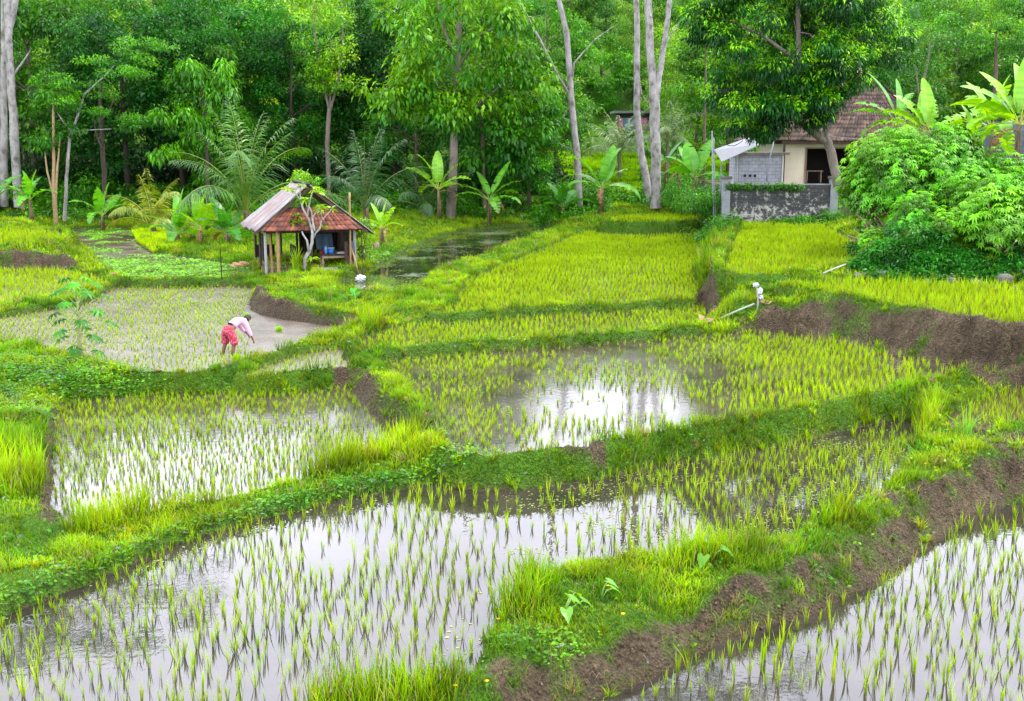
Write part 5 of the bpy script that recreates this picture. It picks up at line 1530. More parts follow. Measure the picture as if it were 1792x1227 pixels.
# strap leaved clump by the frangipani
def strapclump(name, label, cat, loc, n, h, w, seed, cols=((.12, .3, .006), (.34, .52, .01)), lean=.6):
    r2 = np.random.default_rng(seed); z0 = np.zeros(n)
    t = r2.uniform(0, 1, (n, 1)); ctp = np.array(cols[0]) * (1 - t) + np.array(cols[1]) * t
    V, Q, T, C = blades(r2.normal(0, .07, n), r2.normal(0, .07, n), z0 - .03, r2.uniform(.5, 1, n) * h, np.full(n, w), r2.uniform(.1, lean, n), r2.uniform(0, 6.28, n), ctp * .5, ctp, bend=.9, face=r2.uniform(0, 6.28, n))
    return tag(link(name, mesh_np(name, V, [Q, T], C, mats=[M_GRASS]), None, loc), label, cat)
x, y, z = on(520, hutpt(-.5, -.85)[1])
strapclump("grass_clump", "tall bright strap-leaved clump at the foot of the frangipani", "plant", (x, y, z), 70, 1.35, .05, 1, lean=.4)
x, y, z = base(1612, 800); strapclump("strap_leaved_plant", "dark green strap-leaved plant on the right bank of the front paddy", "plant", (x, y, z), 26, .55, .035, 2, ((.02, .14, .01), (.08, .3, .02)), .8)
x, y, z = base(1690, 770); strapclump("tall_arching_grass", "tall arching bluish grass on the mound at the right", "plant", (x, y, z), 16, 1.1, .03, 3, ((.10, .32, .04), (.2, .42, .06)), .7)
x, y, z = base(925, 1060); strapclump("arching_grass_tuft", "long arching grass blades at the left end of the front grassy spit", "plant", (x, y, z), 20, .8, .016, 4, lean=.95)
x, y, z = base(1400, 1040); strapclump("sprawling_grass_tuft", "sprawling tuft on the crest of the brown bank between the front paddies", "plant", (x, y, z), 26, .38, .014, 5, lean=.95)
x, y, z = base(1475, 990); strapclump("sprawling_grass_tuft", "tuft with long bent blades on the brown bank, right of the first tuft", "plant", (x, y, z), 26, .42, .012, 6, lean=.95)

# ------------------------------------------------------------------ house
YH = 68.0
def hp(px, py, Y=YH): return Vector(py_(px, py, Y))
e0, e1 = hp(1335, 247, YH - .9), hp(1655, 251, YH - .9)
fl = hp(1400, 321); zf = fl.z; xl = hp(1370, 300).x; xr = hp(1640, 300).x
house = empty("village_house", (xl, YH, zf), 0, "cream house with dark doorway and brown tiled hip roof behind the mango tree", "house")
def HL(p): return (p[0] - xl, p[1] - YH, p[2] - zf)
xd0, xd1 = hp(1408, 300).x - xl, hp(1456, 300).x - xl
zt = hp(1400, 247).z - zf; dtop = hp(1400, 258).z - zf
wr = xr - xl
mb = MB()
mb.box((xd0 / 2, .1, zt / 2 - .6), (xd0, .2, zt + 1.2)); mb.box(((xd1 + wr) / 2 + .9, .1, zt / 2 - .6), (wr - xd1 - 1.8, .2, zt + 1.2)); mb.box(((xd0 + xd1) / 2 + .9, .1, (zt + dtop) / 2), (xd1 - xd0 + 1.8, .2, zt - dtop))
mb.box((0 + .1, 3.5, zt / 2 - .6), (.2, 6.6, zt + 1.2)); mb.box((wr - .1, 3.5, zt / 2 - .6), (.2, 6.6, zt + 1.2)); mb.box((wr / 2, 6.9, zt / 2 - .6), (wr, .2, zt + 1.2))
mb.build("wall", M_CREAM, house)
mb = MB(); mb.box((xd0 + .04, -.02, dtop / 2), (.08, .1, dtop)); mb.box((xd1 + 1.75, -.02, dtop / 2), (.08, .1, dtop)); mb.box(((xd0 + xd1) / 2 + .9, -.02, dtop - .04), (xd1 - xd0 + 1.7, .1, .08))
mb.build("door_frame", M_WOOD, house)
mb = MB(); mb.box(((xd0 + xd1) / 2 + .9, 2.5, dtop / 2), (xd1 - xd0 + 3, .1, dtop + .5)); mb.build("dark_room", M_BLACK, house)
mb = MB(); mb.box((xd0 + .75, .9, .72), (1.1, .5, .05)); mb.box((xd0 + .35, .9, .36), (.06, .4, .7)); mb.box((xd0 + 1.2, .9, .36), (.06, .4, .7)); mb.build("shelf", M_WOOD, house)
mb = MB(); mb.box((wr / 2 - .2, -.7, -.12), (wr + .6, 1.6, .2)); mb.build("veranda_floor", solidmat("veranda_tile", (.38, .22, .16), (.3, .18, .13)), house)
mb = MB(); mb.box((wr / 2, -.85, zt - .08), (wr + .7, .14, .2)); mb.box((-.1, 3.4, zt - .08), (.12, 8.2, .18)); mb.build("eave_board", M_WOODD, house)
for px in (1362, 1487):
    mb = MB(); q = hp(px, 300).x - xl; mb.box((q, -1.25, zt / 2 - .1), (.12, .12, zt + .1)); mb.build("veranda_post", M_WOODD, house)
ap = hp(1500, 140, YH + 3.4); ap = Vector(HL(ap)); eL = Vector(HL(e0)); eR = Vector(HL(e1))
ridge = 1.1
A0 = ap + Vector((-ridge * .3, 0, 0)); A1 = ap + Vector((ridge, 0, 0))
bk_ = Vector((0, 9.2, 0))
n_ = 150
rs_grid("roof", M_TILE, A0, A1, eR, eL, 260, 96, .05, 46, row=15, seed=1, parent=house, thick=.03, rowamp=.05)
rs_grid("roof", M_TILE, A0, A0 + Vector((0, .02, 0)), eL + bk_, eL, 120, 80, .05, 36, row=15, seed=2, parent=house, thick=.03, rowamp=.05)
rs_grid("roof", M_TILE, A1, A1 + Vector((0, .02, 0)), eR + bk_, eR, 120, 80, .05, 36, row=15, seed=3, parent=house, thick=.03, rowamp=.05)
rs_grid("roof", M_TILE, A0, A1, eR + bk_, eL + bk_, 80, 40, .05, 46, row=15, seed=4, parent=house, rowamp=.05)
for a, b in ((A0, eL), (A1, eR), (A0, A1)):
    mb = MB(); P = [a.lerp(b, i / 8) + Vector((0, -.02, .06 + (.1 if i == 8 and b is eL else 0))) for i in range(9)]
    mb.tube(P, [.13] * 9, 8); mb.build("hip_cap", M_PINK if b is eL else M_TILE, house, smooth=True)
mb = MB(); mb.tube([A0 + Vector((.4, 0, .1)), A0 + Vector((.45, 0, .5)), A0 + Vector((.5, 0, .8))], [.16, .2, .03], 8); mb.build("roof_finial", M_PINK, house, smooth=True)

# block shed in front of the house, left
YS = 66.6
s0, s1 = hp(1286, 300, YS), hp(1371, 300, YS); zt0 = hp(1300, 271, YS).z; zs = hp(1300, 330, YS).z
shed = empty("block_shed", (s0.x, YS, zs), 0, "small shed of bare grey blocks with a flat roof beside the house", "shed")
w_, h_ = s1.x - s0.x, zt0 - zs
mb = MB(); mb.box((w_ / 2, .08, h_ / 2), (w_, .16, h_)); mb.box((.08, .95, h_ / 2), (.16, 1.58, h_)); mb.box((w_ - .08, .95, h_ / 2), (.16, 1.58, h_)); mb.build("wall", M_BLOCK, shed)
mb = MB(); mb.box((w_ / 2, .8, h_ + .12), (w_ + .55, 2.2, .06)); mb.build("roof", M_CONC, shed)
mb = MB(); mb.box((w_ / 2 + .02, -.16, h_ + .04), (w_ + .5, .1, .09)); mb.box((w_ / 2, .8, h_ + .04), (w_ + .3, .1, .09)); mb.build("roof_beam", M_WOOD, shed)
mb = MB(); mb.box((w_ - .06, -.03, h_ / 2), (.08, .06, h_)); mb.box((.1, -.03, h_ / 2), (.12, .06, h_)); mb.build("corner_strip", solidmat("pale_mortar", (.55, .52, .5), (.4, .38, .36)), shed)
for q in (.62, .95, 1.25):
    mb = MB(); mb.tube([(q * w_ / 3.0, -.02, h_ * .38), (q * w_ / 3.0, .03, h_ * .38)], [.085, .085], 12); mb.build("vent_hole", M_BLACK, shed)
mb = MB(); a = Vector(hp(1355, 245, YS - .3)) - Vector((s0.x, YS, zs)); b = Vector(hp(1343, 292, YS - .3)) - Vector((s0.x, YS, zs)); c_ = Vector(hp(1342, 318, YS - .3)) - Vector((s0.x, YS, zs))
mb.tube([a, b, c_], .045, 7); mb.build("drain_pipe", M_METAL, shed, smooth=True)
# white sheet awning
mb = MB(); P = [hp(1250, 263, 66.2), hp(1263, 284, 65.6), hp(1330, 254, 66.6), hp(1312, 241, 67.6)]
o0 = P[0]; P = [p - o0 for p in P]; top = [p + Vector((0, 0, .04)) for p in P]
mb.add(P + top, [(3, 2, 1, 0), (4, 5, 6, 7), (0, 1, 5, 4), (1, 2, 6, 5), (2, 3, 7, 6), (3, 0, 4, 7)])
aw = empty("awning", o0, 0, "plain white sloping awning sheet left of the block shed", "awning"); mb.build("sheet", M_WHTS, aw)
for q in ((1262, 283, 66.0), (1290, 268, 66.3)):
    x_, y_, z_ = on(q[0], q[2]); tp_ = hp(q[0], q[1], q[2]); mb = MB(); mb.tube([Vector((tp_.x, q[2], z_)) - o0, tp_ - o0], .035, 6); mb.build("post", M_METAL, aw)
# yard pole and cable
x, y, z = on(1250, 64.5); top_ = hp(1246, 229, 64.5)
yp = empty("utility_pole", (x, y, z), 0, "thin dark metal pole carrying a cable, left of the white awning", "pole")
mb = MB(); mb.tube([(0, 0, -.2), (top_.x - x, 0, top_.z - z)], .04, 8); mb.build("pole", M_METAL, yp, smooth=True)
mb = MB(); mb.tube([(.12, .1, -.2), (top_.x - x + .12, .1, top_.z - z - .35)], .03, 6); mb.build("brace", M_METAL, yp, smooth=True)
mb = MB(); a = top_; b = hp(1290, 250, 66); c_ = hp(1420, 236, 64.2); d_ = hp(1500, 243, 64.5)
for (p, q, sg_) in ((a, hp(1268, 252, 65.5), .3), (hp(1268, 252, 65.5), hp(1300, 246, 66), .2)):
    mb.tube([p.lerp(q, i / 8) - Vector((0, 0, sg_ * math.sin(i / 8 * math.pi))) for i in range(9)], .02, 5)
tag(mb.build("power_cable", M_BLACK, None), "sagging dark cable from the yard pole to the awning", "cable")
mb = MB(); p, q = hp(1408, 233, 64.2), hp(1640, 250, 64.2)
mb.tube([p.lerp(q, i / 10) - Vector((0, 0, .12 * math.sin(i / 10 * math.pi))) for i in range(11)], .018, 5)
tag(mb.build("house_cable", M_METAL, None), "thin grey cable running across the front of the tiled roof", "cable")
# garden wall
YW = 64.4
w0, w1 = hp(1272, 345, YW), hp(1456, 345, YW); zt1 = hp(1300, 324, YW).z; zb1 = float(hgt(w0.x + 1.5, YW)) - .4
gw = empty("garden_wall", (w0.x, YW, zb1), 0, "old blotched black and white stone wall below the house", "wall")
W1 = w1.x - w0.x; H1 = zt1 - zb1
mb = MB(); mb.box((W1 / 2, .15, H1 / 2), (W1, .3, H1)); mb.build("wall", M_OLDW, gw)
mb = MB(); mb.box((W1 / 2, .15, H1 + .03), (W1, .38, .06)); mb.build("coping", M_CONC, gw)
for q, lab in ((0, None), (W1 + .15, None)):
    mb = MB(); mb.box((q - .05, .1, (H1 + .35) / 2), (.44, .44, H1 + .35)); pl = mb.build("pillar", M_CONC, gw)
    mb = MB(); mb.box((q - .05, .1, H1 + .42), (.58, .58, .15)); mb.build("capital", M_STONE, pl)
# ground behind the wall is filled up to the yard
mb = MB(); mb.box((w0.x + 8.2, YW + 6.6, zf - 1.0), (15.5, 12.4, 1.8)); tag(mb.build("yard_ground", solidmat("yard_soil", (.10, .08, .05), (.05, .08, .02), 1.5)), "raised earth yard around the house", kind="structure")
x, y, z = base(1312, 377); mb = MB()
for i in range(3): mb.box((i * .1, i * .12 - .1, .06 + .05 * i), (2.0 - .3 * i, .14, .04), rz=.06 * i)
tag(mb.build("plank_pile", M_BAMB, None, loc=(x, y - .3, z)), "few tan planks lying at the foot of the old wall", "planks")
# block wall on the right
a, b = hp(1698, 240, 52), hp(1768, 240, 52); zt2 = hp(1700, 213, 52).z; zb2 = hp(1700, 290, 52).z
bw = tag(link("block_wall", None), None)
bpy.data.objects.remove(bw)
mb = MB(); mb.box(((b.x - a.x) / 2 + 1, 0, (zt2 - zb2) / 2), (b.x - a.x + 2.4, .2, zt2 - zb2)); tag(mb.build("block_wall", blockmat("dark_block_wall", (.11, .12, .15), (.08, .09, .115), (.07, .07, .08), .42, .22), None, loc=(a.x, 52, zb2)), "rough grey block wall behind the banana plants at the right", "wall")
# far building with laundry
YB = 101
x0_, x1_ = hp(1082, 210, YB).x, hp(1142, 210, YB).x; zb_, zt_ = hp(1100, 228, YB).z, hp(1100, 199, YB).z
fb = empty("far_building", (x0_, YB, zb_), 0, "small distant building with laundry in front, seen between the pale trunks", "building")
mb = MB(); mb.box(((x1_ - x0_) / 2, 1.5, (zt_ - zb_) / 2), (x1_ - x0_, 3, zt_ - zb_)); mb.build("wall", solidmat("shaded_wall", (.06, .05, .05), (.10, .09, .08), 2), fb)
mb = MB(); mb.box(((x1_ - x0_) / 2, .9, zt_ - zb_ + .12), (x1_ - x0_ + 1, 3.8, .2)); mb.build("roof", solidmat("grey_roof", (.16, .17, .16), (.11, .12, .11), 3), fb)
for px, w_, col, nm_ in ((1086, .36, (.6, .2, .26), "pinkish red cloth, leftmost of the distant laundry"), (1095, .34, (.1, .35, .45), "teal cloth second from left in the distant laundry"), (1100.5, .2, (.7, .6, .4), "narrow cream cloth in the distant laundry"), (1106, .34, (.12, .32, .6), "blue cloth left of the leaning pale trunk in the distant laundry"), (1127, .42, (.75, .12, .35), "pink and white cloth between the two pale trunks in the distant laundry")):
    q = hp(px, 207, YB - .5)
    hanging("laundry", nm_, (q.x, YB - .5, q.z), w_ * 1.25, 1.05, solidmat("laundry_cloth", tuple(k * .6 + .05 for k in col), tuple(k * .5 for k in col), 6, .9, 0), 0, px)
mb = MB(); q0, q1 = hp(1080, 206.5, YB - .5), hp(1140, 206.5, YB - .5); mb.tube([q0, q1], .02, 4); tag(mb.build("clothesline", M_METAL), "line the distant laundry hangs from", "clothesline")

# ------------------------------------------------------------------ small things among the fields
x, y, z = base(1325, 545)
rg_ = empty("bird_scarer", (x, y, z), 0, "white plastic bag tied to a short post on the bank by the large earth face", "scarecrow")
mb = MB(); mb.tube([(0, 0, -.2), (.02, 0, .35), (-.03, 0, .7)], .035, 7); mb.build("post", M_GREYW, rg_, smooth=True)
def ragm(size, seed):
    o = rag("bag", None, None, (0, 0, 0), size, M_WHITE, seed); return o
for k, (dx, dz, s_) in enumerate(((-.08, .82, (.16, .12, .13)), (.05, .62, (.15, .12, .2)), (.1, .42, (.12, .1, .13)))):
    o = ragm(s_, 20 + k); o.parent = rg_; o.scale = (.58, .58, .58); o.location = (dx, -.05, dz); o.rotation_euler = (0, .5 * k, k)
def rod(name, label, cat, A, B, rad, mat):
    A, B = Vector(A), Vector(B); mb = MB(); mb.tube([Vector((0, 0, 0)), (B - A) * .5 + Vector((0, 0, .01)), B - A], rad, 8)
    return tag(mb.build(name, mat, None, smooth=True, loc=A), label, cat)
a, b = base(1262, 562), base(1320, 538); rod("bamboo_pipe", "pale bamboo water pipe lying on the bank below the white bag", "pipe", (a[0], a[1], a[2] + .08), (b[0], b[1], b[2] + .1), .032, solidmat("bleached_bamboo", (.30, .33, .26), (.22, .25, .19)))
a, b = base(1440, 484), base(1480, 470); rod("bamboo_pipe", "second pale bamboo pipe half hidden on the bank under the shrubs", "pipe", (a[0], a[1], a[2] + .1), (b[0], b[1], b[2] + .14), .035, solidmat("bleached_bamboo", (.30, .33, .26), (.22, .25, .19)))
for px, py, s_, lab in ((1233, 567, .22, "dry brown leaf lying on the narrow bank left of the bamboo pipe"), (1338, 537, .18, "dry brown leaf stuck in the bank just below the white bag")):
    x, y, z = base(px, py); q = leaves(np.array([[0, 0, .05], [0, 0, .08], [0, 0, .03]]), np.array([[1, .2, .4], [-.6, .3, .7], [.3, -.2, .9]]), np.array([[0, -.5, 1], [0, -1, .4], [1, -.6, 0]]), [s_ * 1.6, s_ * 1.4, s_], [s_, s_ * .9, s_ * .7], np.tile([.4, .25, .14], (3, 1)))
    tag(link("dry_leaf", mesh_np("dry_leaf", q[0], q[1], q[2], mats=[M_BROAD]), None, (x, y, z)), lab, "leaf")
# stones along the foot of the shrub slope
rs_ = random.Random(8)
ST = [(1500, 486, .12), (1512, 486, .1), (1538, 489, .2), (1585, 497, .12), (1600, 498, .12), (1622, 500, .17), (1664, 498, .16), (1705, 503, .16), (1720, 504, .14), (1738, 506, .13), (1753, 498, .24), (1775, 508, .12), (1462, 461, .09)]
for i, (px, py, s_) in enumerate(ST):
    x, y, z = base(px, py)
    bm = bmesh.new(); bmesh.ops.create_icosphere(bm, subdivisions=3, radius=1)
    a_ = [rs_.uniform(0, 6) for _ in range(3)]
    for v in bm.verts:
        k = 1 + .16 * math.sin(v.co.x * 3 + a_[0]) + .12 * math.sin(v.co.y * 4 + a_[1]) + .06 * math.sin(v.co.z * 8 + a_[2])
        v.co = Vector((v.co.x * s_ * 1.25 * k, v.co.y * s_ * k, v.co.z * s_ * .85 * k))
    me = bpy.data.meshes.new("stone"); bm.to_mesh(me); bm.free(); me.polygons.foreach_set("use_smooth", [True] * len(me.polygons)); me.materials.append(M_STONE)
    o = link("stone", me, None, (x, y - .05, z + s_ * .45), rs_.uniform(0, 6))
    tag(o, "largest rounded stone at the foot of the shrub slope" if i == 10 else ("small lone stone at the far right corner of the upper paddy" if i == 12 else "rounded grey stone in the row at the foot of the shrub slope"), "stone", None if i in (10, 12) else "stones at the foot of the shrub slope")

# ------------------------------------------------------------------ palmate shrubs, papaya
def palmate(c, nrm, R, lobes, pal, seed, wd=.26, spread_=2.5):
    """umbrella leaves: several leaflets from one point"""
    r2 = np.random.default_rng(seed); n = len(c)
    nrm = nrm / np.linalg.norm(nrm, axis=1, keepdims=True)
    a = np.cross(nrm, r2.normal(0, 1, (n, 3))); a /= np.linalg.norm(a, axis=1, keepdims=True); b = np.cross(nrm, a)
    Vs, Fs, Cs = [], [], []; o = 0
    c0, c1 = PAL[pal] if isinstance(pal, str) else pal
    t = np.clip(r2.uniform(0, .55, (n, 1)) + .5 * ((c[:, 2:3] - c[:, 2].min()) / (np.ptp(c[:, 2]) + .01)), 0, 1)
    col = (c0 * (1 - t) + c1 * t) * (.35 + 1.1 * vnoise(c[:, 0] * 2.6 + seed, c[:, 2] * 2.6 + c[:, 1] * 1.7, 5))[:, None]
    for k in range(lobes):
        th = (k / (lobes - 1) - .5) * 2 * spread_
        ax = a * math.cos(th) + b * math.sin(th) - nrm * .22
        V, F, C = leaves(c, ax, nrm, R * (1 - .25 * abs(th) / spread_), R * wd, col, droop=.25)
        Vs.append(V); Fs.append(F + o); Cs.append(C); o += len(V)
    return np.concatenate(Vs), np.concatenate(Fs), np.concatenate(Cs)
def cassava_mesh(seed, rad, n, R, pal):
    r2 = np.random.default_rng(seed)
    v = r2.normal(0, 1, (n, 3)); v[:, 2] = np.abs(v[:, 2]) * 1.1 - .5; v /= np.linalg.norm(v, axis=1, keepdims=True)
    q = r2.uniform(.55, 1, (n, 1)) ** .6 * (1 + .35 * (vnoise(v[:, 0] * 2.5 + seed, v[:, 1] * 2.5 + v[:, 2] * 2, seed)[:, None] - .5) * 2)
    c = v * q * np.array(rad) + np.array([0, 0, rad[2] * .75])
    nr = v * .8 + np.array([0, 0, .9]) + r2.normal(0, .4, (n, 3))
    V, F, C = palmate(c, nr, R * r2.uniform(.7, 1.2, n).reshape(-1, 1) * np.ones((n, 1)), 7, pal, seed)
    cr_ = mesh_np("crown", V, F, C, mats=[M_LEAF])
    mb = MB(); rr3 = random.Random(seed)
    for i in range(9):
        e = c[rr3.randrange(n)]; m_ = Vector((e[0] * .35, e[1] * .35, max(.3, e[2] * .45)))
        mb.tube([(rr3.uniform(-.15, .15), rr3.uniform(-.15, .15), -.2), m_ + Vector((rr3.uniform(-.15, .15), 0, 0)), Vector(e)], [.05, .035, .015], 6)
    return mb.mesh("stem", solidmat("cassava_stem", (.34, .25, .15), (.2, .15, .09), 6), True), cr_
CK = [cassava_mesh(s, *a) for s, a in ((301, ((1.7, 1.5, 1.7), 1300, .21, (G(.012, .15, .006), G(.13, .43, .008)))), (302, ((1.5, 1.4, 1.4), 1000, .22, (G(.015, .17, .01), G(.12, .40, .012)))), (303, ((1.1, 1.1, 1.2), 650, .2, (G(.012, .15, .005), G(.17, .46, .01)))), (304, ((2.1, 1.8, 2.3), 2000, .21, (G(.03, .2, .012), G(.16, .42, .01)))))]
CAS = [  # px, Y, kind, scale, dz, label
 (1560, 46, 3, 1.0, .9, "largest rounded shrub right of the house wall"),
 (1520, 47, 2, .9, 1.4, "bright shrub bulging in front of the house's right corner"),
 (1600, 42.5, 1, 1.0, .4, "shrub with bare forked stems at the left end of the slope"),
 (1690, 43, 0, .95, .9, "broad bright cassava shrub in the middle of the slope"),
 (1650, 46, 1, 1.15, 2.3, "tall star-leaved shrub below the tattered bananas"),
 (1770, 41, 0, 1.05, 1.0, "bright cassava shrub at the right edge above the stones"),
 (1820, 44, 3, .9, 1.5, "large cassava shrub cut off by the right edge"),
 (1735, 46, 0, 1.0, 2.2, "pale green shrub just below the block wall"),
 (1580, 45, 0, .8, 2.2, "yellow-green shrub crown at the top left of the slope"),
 (1655, 40.5, 2, .75, .15, "low shrub with white stems near the stones"),
 (1745, 39.8, 2, .6, .9, "small yellowing shrub on tall thin stems"),
 (1530, 43, 2, .75, -.1, "low shrub creeping down the slope's left corner"),
 (1560, 49, 1, 1.1, 2.0, "shrub between the tiled roof and the tattered bananas"),
]
CTOP = {c[5]: v for c, v in zip(CAS, (212, 268, 335, 300, 215, 282, 285, 268, 235, 390, 320, 395, 222))}
for px, Y, k, s_, dz, lab in CAS:
    x, y, z = on(px, Y); Hs = (3.1, 2.6, 2.2, 4.2)[k]; zt_s = py_(px, CTOP[lab], Y)[2]; s_ = min(1.2 if k != 3 else .98, max(.55, (zt_s - z) / Hs)); dz = max(0, (zt_s - z) / s_ - Hs); t = empty("cassava_shrub", (x, y, z), rs_.uniform(0, 6), lab, "shrub", "cassava shrubs on the right slope")
    a, b = CK[k]; link("stem", a, t, s=(1, 1, 1)); link("crown", b, t, (0, 0, dz)); t.scale = (s_,) * 3
spx = []
for i in range(150):
    px = rs_.uniform(1490, 1990); Y = rs_.uniform(39.5, 50) ; x, y, z = on(px, Y)
    if not (px < 1540 and Y < 43): spx.append((x, y, z, rs_.uniform(.35, .8)))
for i in range(150):
    x, y, z = base(rs_.uniform(1500, 1800), rs_.uniform(430, 492)); spx.append((x, y, z - .15, rs_.uniform(.2, .4)))
bushmass("slope_undergrowth", "dark leafy growth and creepers under the cassava shrubs", spx, 35, (G(.005, .07, .008), G(.05, .30, .015)), .17, 120, cat="undergrowth")
spx = []
for i in range(46):
    px = rs_.uniform(1285, 1450); x, y, z = on(px, rs_.uniform(63.2, 64.2)); k_ = sstep(1330, 1400, px); spx.append((x, y, z - .2 + .3 * k_, .35 + .35 * k_))
for i in range(26):
    px = rs_.uniform(1235, 1275); x, y, z = on(px, rs_.uniform(58, 66)); spx.append((x, y, z, rs_.uniform(.5, 1.0)))
for i in range(60):
    spx.append((w0.x - rs_.uniform(-.4, 1.6), rs_.uniform(64.6, 78), zf - rs_.uniform(.8, 1.9), rs_.uniform(.5, 1.1)))
bushmass("wall_weeds", "weeds growing at the foot of the old wall and around its pillar", spx, 36, 'mid', .15, 90, cat="weeds")
spx = []
for i in range(30):
    q = hp(rs_.uniform(1275, 1400), 324, YW - .1); spx.append((q.x, YW + rs_.uniform(-.1, .3), q.z - .15, .22))
bushmass("wall_creeper", "leafy creeper hanging over the top of the old wall", spx, 37, 'mid', .13, 60, cat="creeper")

# papaya
x, y, z = base(140, 632)
pa = empty("papaya_plant", (x, y, z), 0, "young papaya plant with spreading lobed leaves in front of the left paddy", "papaya plant")
mb = MB(); mb.tube([(0, 0, -.1), (.03, 0, .5), (.06, 0, 1.1), (.04, 0, 1.75)], [.07, .06, .045, .03], 9); mb.tube([(-.12, 0, -.1), (-.14, 0, .45)], [.03, .02], 6); mb.build("trunk", solidmat("papaya_stem", (.20, .26, .07), (.28, .24, .12), 5), pa, smooth=True)
rp = random.Random(4); cs = []; ns = []
mb = MB()
for i in range(26):
    a = i * 2.4; f = i / 25; zb_ = .5 + 1.2 * f; el = -.25 + 1.35 * f
    Lp = (.75 if .3 < f < .9 else .55) + rp.uniform(-.1, .15)
    e = Vector((math.cos(a) * math.cos(el), math.sin(a) * math.cos(el), math.sin(el))) * Lp + Vector((.05, 0, zb_))
    if f < .12: e.z -= .1
    mb.tube([(.05, 0, zb_), Vector((.05, 0, zb_)).lerp(e, .5) + Vector((0, 0, .06)), e], [.016, .012, .008], 5)
    cs.append(tuple(e)); ns.append((math.cos(a) * .5, math.sin(a) * .5, 1.0))
mb.build("petiole", solidmat("petiole_green", (.2, .32, .06), (.25, .36, .1), 5), pa, smooth=True)
V, F, C = palmate(np.array(cs), np.array(ns), np.full((26, 1), .30), 9, (G(.015, .15, .012), G(.07, .33, .015)), 4, .26, 2.7)
link("crown", mesh_np("crown", V, F, C, mats=[M_LEAF]), pa)
# taro
def taro(name, label, loc, L_, n, seed, cols=(G(.08, .28, .02), G(.18, .42, .03))):
    t = empty(name, loc, 0, label, "taro plant"); r2 = random.Random(seed)
    for i in range(n):
        a = r2.uniform(0, 6.28) if n > 1 else 4.5; h_ = r2.uniform(.25, .5) * L_ / .3; rr_ = r2.uniform(.1, .3)
        e = Vector((math.cos(a) * rr_, math.sin(a) * rr_, h_))
        mb = MB(); mb.tube([(0, 0, -.05), e * .5 + Vector((0, 0, .05)), e], [.014, .011, .007], 6); mb.build("stalk", M_STEMG, t, smooth=True)
        # heart shaped blade
        out_ = [(-.0, 0), (-.18, .16), (-.30, .30), (-.22, .44), (.0, .5), (.3, .42), (.62, .22), (1.0, 0)]
        pts = [(p, q * .9) for p, q in out_] + [(p, -q * .9) for p, q in out_[-2:0:-1]]
        V = [Vector((.15, 0, 0))] + [Vector((p, q, -.35 * max(0, p) ** 2 + .12 * abs(q))) for p, q in pts]
        R_ = Matrix.Rotation(a, 4, 'Z') @ Matrix.Rotation(r2.uniform(.2, .8), 4, 'Y')
        V = [tuple(e + (R_ @ (v * L_ * r2.uniform(.98, 1.02)))) for v in V]; m_ = len(pts)
        Fq = np.array([(0, 1 + k, 1 + (k + 1) % m_) for k in range(m_)])
        c_ = cols[0].lerp(cols[1], .5) if False else cols[0] * .5 + cols[1] * .5 * r2.uniform(.7, 1.3)
        link("leaf", mesh_np("leaf", np.array(V), Fq, np.tile(c_, (len(V), 1)), smooth=True, mats=[M_BAN]), t)
    return t
M_STEMG = solidmat("green_stalk", (.2, .35, .08), (.14, .28, .05), 5, .5, 0)
taro("taro_plant", "largest taro plant with heart-shaped leaves on the front grassy spit", base(985, 1085), .2, 5, 1)
taro("taro_plant", "taro with one broad pale leaf in the grass right of the largest taro", base(1050, 1050), .18, 2, 2)
taro("taro_plant", "taro plant half hidden in tall grass farther along the front bank", base(1240, 985), .21, 3, 3)
taro("taro_plant", "small taro leaf at the edge of the weedy pond", base(622, 528), .3, 2, 4, (G(.04, .28, .05), G(.1, .4, .08)))
# little yellow flowers
for i, (px, py) in enumerate(((1090, 1095), (872, 1102), (797, 1222), (1064, 1042), (1619, 824), (852, 1212))):
    x, y, z = base(px, py); t = empty("yellow_flower", (x, y, z), 0, ["yellow flower beside the brown bank right of the big taro", "yellow flower low in the weeds at the spit's left edge", "yellow flower at the very bottom edge of the picture", "orange-yellow flower among the grass above the big taro", "yellow flower at the right bank under the earth mound", "tiny yellow flower near the bottom, right of the lowest one"][i], "flower")
    mb = MB(); mb.tube([(0, 0, -.05), (0, 0, .14)], .004, 5); mb.build("stem", M_STEMG, t)
    k = 8; a = np.arange(k) * 2 * math.pi / k; ax = np.stack([np.cos(a), np.sin(a), np.full(k, .3)], -1)
    V, F, C = leaves(np.tile([0, 0, .14], (k, 1)).astype(float), ax, np.tile([0, 0, 1.], (k, 1)), .035, .022, np.tile([.8, .5, .01], (k, 1)))
    link("petals", mesh_np("petals", V, F, C, mats=[M_BROAD]), t)
# seedling bundles in the farmer's paddy
for i, (px, py, lab) in enumerate(((433, 556, "bundle of rice seedlings at the earth bank behind the farmer"), (488, 580, "bundle of rice seedlings floating in the muddy water right of the farmer"), (415, 630, "bundle of rice seedlings by the bank at the farmer's feet"))):
    x, y, _ = pz(px, py, .05); n = 150; r2 = np.random.default_rng(i)
    t = r2.uniform(0, 1, (n, 1)); ctp = G(.14, .4, .006) * (1 - t) + G(.3, .52, .01) * t
    V, Q, T, C = blades(r2.normal(0, .04, n), r2.normal(0, .04, n), np.full(n, -.03), r2.uniform(.18, .27, n), np.full(n, .011), r2.uniform(.1, .7, n), r2.uniform(0, 6.28, n), ctp * .4, ctp, bend=.5, face=r2.uniform(0, 6.28, n))
    tag(link("seedling_bundle", mesh_np("seedling_bundle", V, [Q, T], C, mats=[M_RICE]), None, (x, y, .05)), lab, "seedling bundle", "seedling bundles in the farmer's paddy")
